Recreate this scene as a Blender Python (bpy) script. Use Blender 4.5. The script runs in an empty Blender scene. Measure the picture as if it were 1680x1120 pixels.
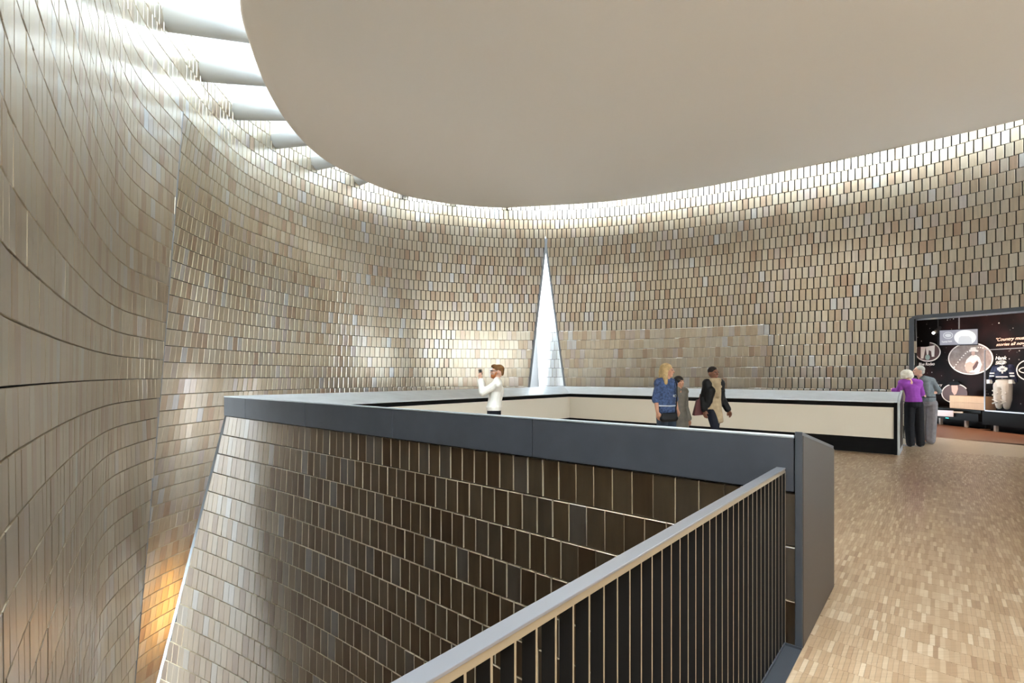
import bpy, bmesh, math, random
import numpy as np
from mathutils import Vector, Matrix

random.seed(7)
rng = np.random.default_rng(11)
scene = bpy.context.scene
C = bpy.context.collection

# ---------------------------------------------------------------- camera, world, lights, exposure
EYE = 1.5
FPX = 820.0
HORIZ = 616.0
cam_d = bpy.data.cameras.new('camera')
cam = bpy.data.objects.new('camera', cam_d)
C.objects.link(cam)
cam.location = (0, 0, EYE)
cam.rotation_euler = (math.pi / 2, 0, 0)
cam_d.sensor_width = 36
cam_d.lens = 36 * FPX / 1680
cam_d.shift_y = (HORIZ - 560) / 1680
cam_d.clip_start = 0.02
cam_d.clip_end = 200
scene.camera = cam

world = bpy.data.worlds.new('world')
scene.world = world
world.use_nodes = True
bg = world.node_tree.nodes['Background']
bg.inputs['Color'].default_value = (0.78, 0.91, 1.0, 1)
bg.inputs['Strength'].default_value = 10.5

scene.view_settings.view_transform = 'Standard'
scene.view_settings.look = 'None'
scene.view_settings.exposure = 1.62
scene.view_settings.gamma = 1
scene.view_settings.use_curve_mapping = False


def area_light(name, loc, target, size, energy, col, sizey=None):
    d = bpy.data.lights.new(name, 'AREA')
    d.energy = energy
    d.color = col
    d.size = size
    if sizey:
        d.shape = 'RECTANGLE'
        d.size_y = sizey
    o = bpy.data.objects.new(name, d)
    C.objects.link(o)
    o.location = loc
    o.rotation_euler = (Vector(target) - Vector(loc)).to_track_quat('-Z', 'Y').to_euler()
    return o


# warm lighting of the lower storeys, seen as a glow down in the void
area_light('lower_level_light', (-4.4, 11.8, -5.2), (-7.0, 10.2, -3.6), 1.4, 26, (1.0, 0.55, 0.16))
# fill lamp added unseen behind the slit to brighten the seam wall
area_light('seam_fill_light', (0.45, 16.95, -1.4), (-6.5, 10.2, 0.2), 1.1, 26, (1.0, 0.95, 0.9), 3.4)

# ---------------------------------------------------------------- frames and helpers
O2 = np.array([1.604, 2.758])
U2 = np.array([-0.7597, 0.6502])      # along the front parapet, away to the left
V2 = np.array([0.6499, 0.7591])       # along the railing, away from the camera
FANG = math.atan2(U2[1], U2[0])


def ab(a, b, z=0.0):
    p = O2 + a * U2 + b * V2
    return (float(p[0]), float(p[1]), float(z))


def to_ab(x, y):
    d = np.array([x, y]) - O2
    return float(d @ U2), float(d @ V2)


def project(p):
    return 840 + FPX * p[0] / p[1], HORIZ - FPX * (p[2] - EYE) / p[1]


def on_plane_x(px, py, X):
    """point of the plane x = X that stands at this place of the 1680 x 1120 frame"""
    Y = X * FPX / (px - 840)
    return (X, Y, EYE + (HORIZ - py) * Y / FPX)


def mesh_obj(name, verts, faces, mats, parent=None, fm=None, smooth=False):
    me = bpy.data.meshes.new(name)
    me.from_pydata([tuple(map(float, v)) for v in verts], [], [tuple(int(i) for i in f) for f in faces])
    for m in (mats if isinstance(mats, (list, tuple)) else [mats]):
        me.materials.append(m)
    if fm is not None:
        me.polygons.foreach_set('material_index', np.array(fm, dtype=np.int32))
    if smooth:
        me.polygons.foreach_set('use_smooth', np.ones(len(me.polygons), dtype=bool))
    me.update()
    o = bpy.data.objects.new(name, me)
    C.objects.link(o)
    if parent:
        o.parent = parent
    return o


def bm_obj(name, bm, mats, parent=None, smooth=False):
    me = bpy.data.meshes.new(name)
    bmesh.ops.recalc_face_normals(bm, faces=bm.faces)
    bm.to_mesh(me)
    bm.free()
    for m in (mats if isinstance(mats, (list, tuple)) else [mats]):
        me.materials.append(m)
    if smooth:
        me.polygons.foreach_set('use_smooth', np.ones(len(me.polygons), dtype=bool))
    o = bpy.data.objects.new(name, me)
    C.objects.link(o)
    if parent:
        o.parent = parent
    return o


def prism(bm, pts, bevel=0.0):
    """closed hull through 8 points (bottom ring 0-3, top ring 4-7)"""
    vs = [bm.verts.new(p) for p in pts]
    fs = [(3, 2, 1, 0), (4, 5, 6, 7), (0, 1, 5, 4), (1, 2, 6, 5), (2, 3, 7, 6), (3, 0, 4, 7)]
    faces = [bm.faces.new([vs[i] for i in f]) for f in fs]
    if bevel > 0:
        bmesh.ops.recalc_face_normals(bm, faces=faces)
        edges = list({e for f in faces for e in f.edges})
        bmesh.ops.bevel(bm, geom=edges, offset=bevel, segments=2, affect='EDGES', profile=0.5)


def box_ab(bm, a0, a1, b0, b1, z0, z1, bevel=0.0):
    prism(bm, [ab(a0, b0, z0), ab(a1, b0, z0), ab(a1, b1, z0), ab(a0, b1, z0),
               ab(a0, b0, z1), ab(a1, b0, z1), ab(a1, b1, z1), ab(a0, b1, z1)], bevel)


def box(bm, x0, x1, y0, y1, z0, z1, bevel=0.0):
    prism(bm, [(x0, y0, z0), (x1, y0, z0), (x1, y1, z0), (x0, y1, z0),
               (x0, y0, z1), (x1, y0, z1), (x1, y1, z1), (x0, y1, z1)], bevel)


def one(name, mat, parent, fn, *args, smooth=False, **kw):
    bm = bmesh.new()
    fn(bm, *args, **kw)
    return bm_obj(name, bm, mat, parent, smooth)


def struct(o, label=None, cat=None):
    o['kind'] = 'structure'
    if label:
        o['label'] = label
    if cat:
        o['category'] = cat
    return o


def tag(o, label, cat, group=None):
    o['label'] = label
    o['category'] = cat
    if group:
        o['group'] = group
    return o


def empty(name, loc, rz=0.0):
    o = bpy.data.objects.new(name, None)
    C.objects.link(o)
    o.location = loc
    o.rotation_euler = (0, 0, rz)
    o.empty_display_size = 0.1
    return o


# ---------------------------------------------------------------- materials
def mat(name, col, rough=0.5, metal=0.0, emit=None, estr=1.0, spec=0.5, alpha=None, trans=0.0, ior=None):
    m = bpy.data.materials.new(name)
    m.use_nodes = True
    b = m.node_tree.nodes['Principled BSDF']
    b.inputs['Base Color'].default_value = (*col, 1)
    b.inputs['Roughness'].default_value = rough
    b.inputs['Metallic'].default_value = metal
    b.inputs['Specular IOR Level'].default_value = spec
    if emit:
        b.inputs['Emission Color'].default_value = (*emit, 1)
        b.inputs['Emission Strength'].default_value = estr
    if trans:
        b.inputs['Transmission Weight'].default_value = trans
    if ior:
        b.inputs['IOR'].default_value = ior
    return m


def nodes_of(m):
    return m.node_tree.nodes, m.node_tree.links, m.node_tree.nodes['Principled BSDF']


def piece_random(nt):
    """one random number per piece, for single pieces and for joined ones alike"""
    n, l = nt.nodes, nt.links
    oi = n.new('ShaderNodeObjectInfo')
    ge = n.new('ShaderNodeNewGeometry')
    ad = n.new('ShaderNodeMath'); ad.operation = 'ADD'
    l.new(oi.outputs['Random'], ad.inputs[0]); l.new(ge.outputs['Random Per Island'], ad.inputs[1])
    fr = n.new('ShaderNodeMath'); fr.operation = 'FRACT'
    l.new(ad.outputs[0], fr.inputs[0])
    return fr.outputs[0]


def ramp(nt, src, stops, interp='LINEAR'):
    r = nt.nodes.new('ShaderNodeValToRGB')
    r.color_ramp.interpolation = interp
    e = r.color_ramp.elements
    while len(e) < len(stops):
        e.new(0.5)
    for k, (p, c) in enumerate(stops):
        e[k].position = p
        e[k].color = (*c, 1)
    nt.links.new(src, r.inputs[0])
    return r.outputs[0]


def noise(nt, scale, detail=3.0, rough=0.5, stretch=None, coord='Object'):
    tc = nt.nodes.new('ShaderNodeTexCoord')
    nz = nt.nodes.new('ShaderNodeTexNoise')
    nz.inputs['Scale'].default_value = scale
    nz.inputs['Detail'].default_value = detail
    nz.inputs['Roughness'].default_value = rough
    if stretch:
        mp = nt.nodes.new('ShaderNodeMapping')
        mp.inputs['Scale'].default_value = stretch
        nt.links.new(tc.outputs[coord], mp.inputs['Vector'])
        nt.links.new(mp.outputs[0], nz.inputs['Vector'])
    else:
        nt.links.new(tc.outputs[coord], nz.inputs['Vector'])
    return nz.outputs['Fac']


def mixc(nt, fac, c1, c2, mode='MIX'):
    mx = nt.nodes.new('ShaderNodeMix')
    mx.data_type = 'RGBA'
    mx.blend_type = mode
    for s, v in ((mx.inputs[0], fac), (mx.inputs[6], c1), (mx.inputs[7], c2)):
        if hasattr(v, 'is_linked'):
            nt.links.new(v, s)
        elif isinstance(v, tuple):
            s.default_value = (*v, 1)
        else:
            s.default_value = v
    return mx.outputs[2]


def glaze_material(name, stops, rough=0.33, metal=0.97, coat=0.7):
    m = mat(name, (0.3, 0.25, 0.2), rough, metal)
    n, l, b = nodes_of(m)
    nt = m.node_tree
    rnd = piece_random(nt)
    col = ramp(nt, rnd, stops)
    ge = n.new('ShaderNodeNewGeometry')
    mp = n.new('ShaderNodeMapping'); mp.inputs['Scale'].default_value = (9, 9, 1.3)
    l.new(ge.outputs['Position'], mp.inputs['Vector'])
    nz = n.new('ShaderNodeTexNoise'); nz.inputs['Scale'].default_value = 2.2; nz.inputs['Detail'].default_value = 4
    l.new(mp.outputs[0], nz.inputs['Vector'])
    mr = n.new('ShaderNodeMapRange')
    mr.inputs['From Min'].default_value = 0.3; mr.inputs['From Max'].default_value = 0.7
    mr.inputs['To Min'].default_value = rough - 0.03; mr.inputs['To Max'].default_value = rough + 0.05
    l.new(nz.outputs['Fac'], mr.inputs['Value'])
    l.new(mr.outputs[0], b.inputs['Roughness'])
    streak = ramp(nt, nz.outputs['Fac'], [(0.25, (0.82, 0.82, 0.84)), (0.75, (1.0, 0.99, 0.97))])
    l.new(mixc(nt, 1.0, col, streak, 'MULTIPLY'), b.inputs['Base Color'])
    b.inputs['Coat Weight'].default_value = coat
    b.inputs['Coat Roughness'].default_value = 0.13
    b.inputs['Coat IOR'].default_value = 1.7
    return m


GLAZE_STOPS = [(0.0, (0.45, 0.33, 0.245)), (0.12, (0.495, 0.40, 0.30)), (0.3, (0.53, 0.45, 0.34)),
               (0.5, (0.56, 0.485, 0.38)), (0.68, (0.55, 0.49, 0.395)), (0.84, (0.575, 0.53, 0.445)),
               (0.93, (0.52, 0.44, 0.395)), (1.0, (0.59, 0.61, 0.63))]
M_GLAZE = glaze_material('bronze_glaze', GLAZE_STOPS)
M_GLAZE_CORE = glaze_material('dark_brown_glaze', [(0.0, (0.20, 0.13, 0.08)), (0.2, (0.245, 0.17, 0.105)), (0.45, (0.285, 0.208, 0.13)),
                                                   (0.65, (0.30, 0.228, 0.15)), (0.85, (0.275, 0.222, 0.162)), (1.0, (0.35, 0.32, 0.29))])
M_BUFF = mat('buff_terracotta_edge', (0.50, 0.42, 0.29), 0.6)
M_BACK = mat('dark_wall_backing', (0.012, 0.011, 0.010), 0.9)
M_WGLAZE = glaze_material('pale_glaze', [(0, (0.72, 0.71, 0.69)), (1, (0.84, 0.84, 0.83))], 0.4, 0.2)
M_STEEL = mat('blue_grey_steel', (0.075, 0.082, 0.095), 0.4, 0.5)
M_FASCIA = mat('charcoal_metal_sheet', (0.060, 0.064, 0.075), 0.42, 0.35)
M_CAP = mat('grey_metal_cap', (0.56, 0.60, 0.64), 0.34, 0.5)
for _m, _s in ((M_FASCIA, 0.12), (M_CAP, 0.10)):
    n, l, b = nodes_of(_m)
    f = noise(_m.node_tree, 3.0, 5, 0.6)
    c = tuple(b.inputs['Base Color'].default_value[:3])
    l.new(ramp(_m.node_tree, f, [(0.3, tuple(x * (1 - _s) for x in c)), (0.7, tuple(x * (1 + _s) for x in c))]), b.inputs['Base Color'])
M_BRONZE_PANEL = mat('bronze_grey_panel', (0.040, 0.031, 0.026), 0.42, 0.0, spec=0.25)
M_TRIM = mat('slate_trim', (0.20, 0.21, 0.225), 0.6, 0.2)
M_CREAM = mat('cream_panel', (0.78, 0.73, 0.64), 0.55)
M_BLACK = mat('black_recess', (0.005, 0.005, 0.006), 0.7, spec=0.15)
M_RAIL = mat('dark_railing_metal', (0.016, 0.014, 0.013), 0.45, 0.3)
M_RAIL_REFLECTION = mat('bar_edge_floor_reflection', (0.34, 0.27, 0.18), 0.4, 0.5)  # tan stands for the wooden floor mirrored in the bars
M_HANDRAIL = mat('handrail_metal', (0.30, 0.30, 0.32), 0.30, 0.7)
M_CEIL = mat('beige_plaster', (0.76, 0.69, 0.61), 0.8)
M_BEAM = mat('white_beam_paint', (0.56, 0.585, 0.60), 0.45)
M_DARKROOM = mat('dark_room_paint', (0.05, 0.045, 0.042), 0.8)
M_REAR = mat('brown_rear_wall', (0.14, 0.11, 0.09), 0.7)


def wood_material(name, stops, rough):
    m = mat(name, stops[0][1], rough)
    n, l, b = nodes_of(m)
    nt = m.node_tree
    rnd = piece_random(nt)
    col = ramp(nt, rnd, stops)
    ge = n.new('ShaderNodeNewGeometry')
    mp = n.new('ShaderNodeMapping')
    mp.inputs['Rotation'].default_value = (0, 0, -math.atan2(V2[1], V2[0]))
    mp.inputs['Scale'].default_value = (6, 90, 1)
    l.new(ge.outputs['Position'], mp.inputs['Vector'])
    nz = n.new('ShaderNodeTexNoise'); nz.inputs['Scale'].default_value = 1.0; nz.inputs['Detail'].default_value = 3
    l.new(mp.outputs[0], nz.inputs['Vector'])
    grain = ramp(nt, nz.outputs['Fac'], [(0.3, (0.86, 0.84, 0.80)), (0.7, (1.04, 1.03, 1.02))])
    l.new(mixc(nt, 1.0, col, grain, 'MULTIPLY'), b.inputs['Base Color'])
    b.inputs['Coat Weight'].default_value = 0.4
    b.inputs['Coat Roughness'].default_value = 0.2
    return m


M_WOOD = wood_material('oak_parquet', [(0.0, (0.265, 0.155, 0.085)), (0.12, (0.33, 0.213, 0.123)), (0.5, (0.375, 0.25, 0.152)),
                                       (0.85, (0.435, 0.31, 0.20)), (1.0, (0.53, 0.41, 0.295))], 0.38)

# ---------------------------------------------------------------- tiled vessel walls
ROWH = 0.305
ZREF = 1.45
TW = 0.154


def catmull(P, t):
    n = len(P) - 1
    t = min(max(t, 0.0), n)
    i = min(int(t), n - 1)
    f = t - i
    p0 = P[i - 1] if i > 0 else 2 * P[0] - P[1]
    p3 = P[i + 2] if i + 2 <= n else 2 * P[n] - P[n - 1]
    p1, p2 = P[i], P[i + 1]
    return 0.5 * (2 * p1 + (p2 - p0) * f + (2 * p0 - 5 * p1 + 4 * p2 - p3) * f * f + (3 * p1 - p0 - 3 * p2 + p3) * f ** 3)


class Surface:
    """stations along the wall; each has its plan position at several heights"""

    def __init__(self, zs, stations):
        self.zs = list(zs)
        self.S = [np.array([st[k] for st in stations], float) for k in range(len(zs))]
        self.n = len(stations) - 1

    def plan(self, z):
        zs = self.zs
        if z <= zs[0]:
            k, f = 0, (z - zs[0]) / (zs[1] - zs[0])
        elif z >= zs[-1]:
            k, f = len(zs) - 2, 1 + (z - zs[-1]) / (zs[-1] - zs[-2])
        else:
            k = max(i for i in range(len(zs) - 1) if zs[i] <= z)
            f = (z - zs[k]) / (zs[k + 1] - zs[k])
        return self.S[k] * (1 - f) + self.S[k + 1] * f

    def __call__(self, t, z):
        p = catmull(self.plan(z), t)
        return np.array([p[0], p[1], z])


def make_tile_mesh(w=TW, h=ROWH, gap=0.012, t=0.03, vgap=0.011):
    x, z, c = (w - gap) / 2, (h - vgap) / 2, 0.003
    v = []
    for (yy, ex) in ((0.0, 0), (t - c, 0), (t, c)):
        for sx, sz in ((-1, -1), (1, -1), (1, 1), (-1, 1)):
            v.append((sx * (x - ex), yy, sz * (z - ex)))
    f, fm = [], []
    for k in range(4):
        j = (k + 1) % 4
        f.append((k, j, 4 + j, 4 + k)); fm.append(1)
    for k in range(4):
        j = (k + 1) % 4
        f.append((4 + k, 4 + j, 8 + j, 8 + k)); fm.append(0)
    f.append((8, 9, 10, 11)); fm.append(0)
    return np.array(v), f, fm


def tile_mesh_data(name, spec, mats):
    v, f, fm = spec
    me = bpy.data.meshes.new(name)
    me.from_pydata([tuple(p) for p in v], [], f)
    for m in mats:
        me.materials.append(m)
    me.polygons.foreach_set('material_index', np.array(fm, dtype=np.int32))
    me.update()
    return me


TILE_WIDE = make_tile_mesh(gap=0.026, t=0.024, vgap=0.014)
TILE_CORE = make_tile_mesh(gap=0.013, t=0.030, vgap=0.013)
TILE_TIGHT = make_tile_mesh(gap=0.0035)


def tiled_wall(name, surf, t_lo, t_hi, z0, z1, side, seed, mats=(None, None), tight=lambda p: False, keep=lambda t, z: True,
               visible=lambda px, py, p: True, jitter=0.26, top=300, wide=None, label=None, back_z=None, back_off=0.0):
    """t_lo(z), t_hi(z): the ends of the wall at height z; side: +1/-1 which way the glazed face looks"""
    g = random.Random(seed)
    wide = wide or TILE_WIDE
    mats = [mats[0] or M_GLAZE, mats[1] or M_BUFF]
    # backing sheet
    bz0, bz1 = back_z or (z0, z1)
    nz = max(2, int((bz1 - bz0) / 0.305))
    nt_ = 70
    V, F = [], []
    for i in range(nz + 1):
        z = bz0 + (bz1 - bz0) * i / nz
        a, b = t_lo(z), t_hi(z)
        for j in range(nt_ + 1):
            V.append(surf(a + (b - a) * j / nt_, z))
    for i in range(nz):
        for j in range(nt_):
            zc = bz0 + (bz1 - bz0) * (i + 0.5) / nz
            tc = t_lo(zc) + (t_hi(zc) - t_lo(zc)) * (j + 0.5) / nt_
            if keep(tc, zc):
                q = i * (nt_ + 1) + j
                F.append((q, q + 1, q + nt_ + 2, q + nt_ + 1))
    wall = mesh_obj(name, V, F, M_BACK)
    struct(wall, label)
    singles, SV, SF, SM = [], [], [], []
    k0, k1 = math.floor((z0 - ZREF) / ROWH), math.ceil((z1 - ZREF) / ROWH)
    cand = []
    for k in range(k0, k1):
        zb, zt = ZREF + k * ROWH, ZREF + (k + 1) * ROWH
        zm = (zb + zt) / 2
        if zm < z0 or zm > z1:
            continue
        a, b = t_lo(zm), t_hi(zm)
        N = 240
        ts = np.linspace(a, b, N + 1)
        pts = np.array([surf(t, zm) for t in ts])
        arc = np.concatenate([[0], np.cumsum(np.linalg.norm(np.diff(pts, axis=0), axis=1))])
        L = arc[-1]
        off = (0.5 * TW if k % 2 else 0.0) + g.uniform(-0.012, 0.012)
        s = off - TW
        while s < L:
            lo, hi = max(s, 0.0), min(s + TW, L)
            s += TW
            if hi - lo < 0.03:
                continue
            sc = (lo + hi) / 2
            t = float(np.interp(sc, arc, ts))
            if not keep(t, zm):
                continue
            e = 1e-2
            p = surf(t, zm)
            tx = surf(min(t + e, surf.n), zm) - surf(max(t - e, 0), zm)
            tx /= np.linalg.norm(tx)
            # keep edges of cut rows on the slanted ends of the wall
            tz = surf(t, zm + 0.1) - surf(t, zm - 0.1)
            tz = tz - tx * (tz @ tx)
            tz /= np.linalg.norm(tz)
            nn = np.cross(tz, tx)
            if side < 0:
                tx, nn = -tx, -nn
            # tile local axes: x along the row, y out of the wall, z up; small uneven tilt
            ja, jb = math.radians(g.gauss(0, jitter)), math.radians(g.gauss(0, jitter))
            R = np.array([tx, nn, tz]).T
            jm = np.array(Matrix.Rotation(ja, 3, 'X') @ Matrix.Rotation(jb, 3, 'Z'))
            R = R @ jm
            prud = g.uniform(-0.002, 0.002)
            p = p + nn * prud
            full = hi - lo > TW * 0.999
            spec = TILE_TIGHT if tight(p) else wide
            sx = 1.0 if full else (hi - lo) / TW
            area = -1
            if p[1] > 0.3 and full:
                px, py = project(p)
                if -20 < px < 1700 and -20 < py < 1140 and visible(px, py, p):
                    view = np.array([0, 0, EYE]) - p
                    d = np.linalg.norm(view)
                    area = abs(nn @ view) / d / d ** 2
            cand.append((area, R, p, spec, sx))
    order = sorted(range(len(cand)), key=lambda i: -cand[i][0])
    singles = set([i for i in order[:top] if cand[i][0] > 0])
    shared = {id(wide): tile_mesh_data('tile', wide, mats), id(TILE_TIGHT): tile_mesh_data('tile', TILE_TIGHT, mats)}
    off = 0
    for i, (area, R, p, spec, sx) in enumerate(cand):
        if i in singles:
            o = bpy.data.objects.new('tile', shared[id(spec)])
            M = np.eye(4); M[:3, :3] = R; M[:3, 3] = p
            o.matrix_world = Matrix(M.tolist())
            C.objects.link(o)
            o.parent = wall
        else:
            v, f, fm = spec
            vv = v.copy(); vv[:, 0] *= sx
            SV.append(vv @ R.T + p)
            SF += [tuple(q + off for q in ff) for ff in f]
            SM += fm
            off += len(v)
    if SV:
        st = mesh_obj('tile_field', np.concatenate(SV), SF, mats, wall, SM)
        st['kind'] = 'stuff'
    return wall


def strip_along(name, pts, w, depth, mat_, parent=None, nrm=None):
    """a thin trim bar along a polyline; w sideways (in the image plane), depth towards nrm"""
    V, F = [], []
    for i, p in enumerate(pts):
        p = np.array(p, float)
        d = np.array(pts[min(i + 1, len(pts) - 1)], float) - np.array(pts[max(i - 1, 0)], float)
        d /= np.linalg.norm(d)
        nv = np.array(nrm if nrm is not None else (0, -1, 0), float)
        nv = nv - d * (nv @ d); nv /= np.linalg.norm(nv)
        sd = np.cross(d, nv)
        for a, b in ((-.5, -.5), (.5, -.5), (.5, .5), (-.5, .5)):
            V.append(p + sd * w * a + nv * depth * b)
    m = len(pts)
    for i in range(m - 1):
        for k in range(4):
            j = (k + 1) % 4
            F.append((4 * i + k, 4 * i + j, 4 * i + 4 + j, 4 * i + 4 + k))
    F.append((3, 2, 1, 0)); F.append((4 * m - 4, 4 * m - 3, 4 * m - 2, 4 * m - 1))
    return mesh_obj(name, V, F, mat_, parent)


# left wall: bends away from beside the camera to the tall seam
L_Z = (-4.5, 1.5, 6.0, 9.0)
L_ST = [
    ((-1.1, -3.6), (-0.6, -3.2), (-0.4, -3.0), (-0.3, -3.0)),
    ((-0.95, -0.6), (-0.75, -0.4), (-0.7, -0.2), (-0.7, -0.2)),
    ((-1.15, 0.8), (-1.3, 1.0), (-1.4, 1.15), (-1.45, 1.2)),
    ((-1.95, 1.9), (-2.28, 2.23), (-2.45, 2.45), (-2.5, 2.5)),
    ((-2.95, 3.1), (-3.42, 3.79), (-3.5, 4.0), (-3.5, 4.05)),
    ((-3.95, 4.35), (-4.50, 5.40), (-4.6, 5.7), (-4.6, 5.75)),
    ((-4.65, 5.35), (-5.22, 6.67), (-5.3, 7.05), (-5.3, 7.1)),
    ((-5.15, 6.55), (-5.68, 8.07), (-5.69, 8.60), (-5.70, 8.75)),
]
SURF_L = Surface(L_Z, L_ST)
B_Z = (-4.5, 1.5, 6.0, 9.0)
B_ST = [
    ((-7.40, 9.05), (-6.50, 9.0), (-5.69, 8.60), (-5.70, 8.75)),
    ((-7.40, 10.4), (-6.42, 10.1), (-5.92, 9.9), (-5.85, 9.9)),
    ((-6.90, 12.2), (-6.02, 12.2), (-5.95, 11.5), (-5.90, 11.3)),
    ((-5.40, 14.4), (-5.00, 14.3), (-5.25, 13.6), (-5.20, 13.4)),
    ((-3.30, 15.8), (-3.20, 15.75), (-3.60, 15.35), (-3.60, 15.2)),
    ((-1.00, 16.5), (-1.00, 16.45), (-1.20, 16.3), (-1.20, 16.2)),
    ((1.10, 16.65), (1.10, 16.60), (1.10, 16.5), (1.10, 16.45)),
    ((3.50, 16.3), (3.50, 16.25), (3.45, 16.1), (3.45, 16.1)),
    ((5.70, 15.4), (5.70, 15.35), (5.65, 15.2), (5.65, 15.2)),
    ((7.60, 14.3), (7.60, 14.25), (7.55, 14.1), (7.55, 14.1)),
    ((9.15, 13.3), (9.15, 13.25), (9.1, 13.1), (9.1, 13.1)),
    ((10.30, 12.2), (10.30, 12.2), (10.25, 12.1), (10.25, 12.1)),
    ((11.15, 10.9), (11.15, 10.9), (11.1, 10.85), (11.1, 10.85)),
    ((11.80, 9.3), (11.80, 9.3), (11.75, 9.3), (11.75, 9.3)),
    ((12.10, 7.5), (12.10, 7.5), (12.05, 7.5), (12.05, 7.5)),
]
SURF_B = Surface(B_Z, B_ST)


def t_at_px(surf, px, z, lo, hi):
    for _ in range(40):
        m = (lo + hi) / 2
        p = surf(m, z)
        if 840 + FPX * p[0] / p[1] < px:
            lo = m
        else:
            hi = m
    return (lo + hi) / 2


SLIT_APEX_Z = 1.5 + (616 - 392) / FPX * 16.5
T_SL0, T_SR0 = t_at_px(SURF_B, 867, 1.2, 4, 8), t_at_px(SURF_B, 927, 1.2, 4, 8)
T_APEX = t_at_px(SURF_B, 895, SLIT_APEX_Z, 4, 8)


def slit_l(z):
    f = min(1.0, max(0.0, (z - 1.2) / (SLIT_APEX_Z - 1.2)))
    if z < 1.2:
        f = (z - 1.2) / (SLIT_APEX_Z - 1.2)
    return T_SL0 + (T_APEX - T_SL0) * f


def slit_r(z):
    f = min(1.0, (z - 1.2) / (SLIT_APEX_Z - 1.2))
    return T_SR0 + (T_APEX - T_SR0) * f


OPEN_T, OPEN_Z = t_at_px(SURF_B, 1499, 2.0, 9, 12.9), 2.93
TOPZ = 8.9

tiled_wall('wall_left', SURF_L, lambda z: 0.0, lambda z: 7.0, -5.8, TOPZ, -1, 1, tight=lambda p: True,
           label='near left wall of bronze tiles curving away towards the tall seam', jitter=0.10)
tiled_wall('wall_back_left', SURF_B, lambda z: 0.0, slit_l, -5.8, TOPZ, -1, 2,
           tight=lambda p: p[2] < 2.95 and (p[1] < 11.2 or p[0] > -1.9),
           visible=lambda px, py, p: px > 300 - (py - 190) * 0.078 and py < 640 + max(0, (365 - px)) * 6 and py > 40,
           label='far bronze tiled wall between the left seam and the bright slit')
tiled_wall('wall_back_right', SURF_B, slit_r, lambda z: 14.0, -1.5, TOPZ, -1, 3,
           tight=lambda p: p[2] < 2.95 and p[0] < 7.3,
           keep=lambda t, z: not (OPEN_T < t < 13.6 and -0.1 < z < OPEN_Z),
           visible=lambda px, py, p: py < 650 and py > 200,
           label='far bronze tiled wall right of the slit, above the gallery opening', back_z=(-6.0, TOPZ))

# the seam is an open daylight slot behind the left wall's edge; an unseen screen is added beyond it to dim the sky
struct(one('slot_light_screen', mat('pale_screen_paint', (0.52, 0.50, 0.48), 0.8), None, box, -9.2, -8.9, 1.5, 14.5, -6.0, 13.0),
       'added light screen beyond the daylight slot of the left seam, out of view')
struct(strip_along('trim_1', [SURF_L(7, z) + np.array([0.01, -0.03, 0]) for z in np.linspace(-5.8, 6.05, 30)], 0.05, 0.08, M_TRIM),
       'slim blue-grey edge trim of the left wall seam')
zz = np.linspace(0.2, SLIT_APEX_Z, 14)
struct(strip_along('trim_2', [SURF_B(slit_l(z), z) + np.array([0.03, -0.03, 0]) for z in zz], 0.07, 0.10, M_TRIM),
       'grey edge trim on the left side of the bright slit')
struct(strip_along('trim_3', [SURF_B(slit_r(z), z) + np.array([-0.02, -0.03, 0]) for z in zz], 0.06, 0.10, M_TRIM),
       'grey edge trim on the right side of the bright slit')

# pale tiled wall seen through the slit, open to the daylight above it
SURF_S = Surface((0.0, 8.0), [((-0.6, 18.3), (-0.6, 18.3)), ((0.95, 17.6), (0.95, 17.6)), ((1.5, 17.15), (1.55, 17.15)), ((2.6, 16.75), (2.6, 16.75)), ((4.2, 16.5), (4.2, 16.5))])
tiled_wall('wall_slit', SURF_S, lambda z: 0.0, lambda z: 4.0, -5.9, 6.6, -1, 4, back_z=(-6.0, 6.6), mats=(M_WGLAZE, M_BUFF), tight=lambda p: True,
           visible=lambda px, py, p: 868 < px < 926 and 390 < py < 640, label='pale daylit tiled wall seen through the tall slit')
one_ = one('wall_slit_jamb', mat('pale_jamb_paint', (0.62, 0.62, 0.63), 0.5), None, prism,
           [(0.50, 16.9, 0.0), (1.00, 17.4, 0.0), (0.98, 17.5, 0.0), (0.45, 17.0, 0.0),
            (0.80, 16.9, 3.1), (0.84, 17.3, 3.3), (0.80, 17.4, 3.3), (0.77, 17.0, 3.1)])
struct(one_, 'pale grey slanted jamb inside the left of the slit')

# ---------------------------------------------------------------- core wall under the front parapet
A_END, B_END = 8.3, 9.75


def core_pt(t, z):
    """t = metres along the front of the core from the right end"""
    drop = max(0.0, 0.85 - z)
    s = max(0.0, (t - 3.6) / (A_END - 3.6)) ** 2
    b = 0.06 - 0.72 * (drop / 4.26) * s
    a = t + 0.80 * (drop / 4.26) * max(0.0, (t - 2.0) / (A_END - 2.0)) ** 2
    return np.array(ab(a, b, z))


class Core:
    n = A_END

    def __call__(self, t, z):
        return core_pt(t, z)


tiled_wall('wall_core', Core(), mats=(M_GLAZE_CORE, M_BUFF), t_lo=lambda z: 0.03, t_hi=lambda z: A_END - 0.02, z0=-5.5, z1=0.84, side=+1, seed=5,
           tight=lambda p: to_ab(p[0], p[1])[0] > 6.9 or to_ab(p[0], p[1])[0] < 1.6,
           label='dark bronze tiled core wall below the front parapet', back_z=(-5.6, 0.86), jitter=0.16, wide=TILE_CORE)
struct(strip_along('trim_4', [core_pt(A_END, z) for z in np.linspace(-5.6, 0.86, 18)], 0.05, 0.09, M_TRIM),
       'blue-grey corner trim of the tiled core wall')
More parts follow.
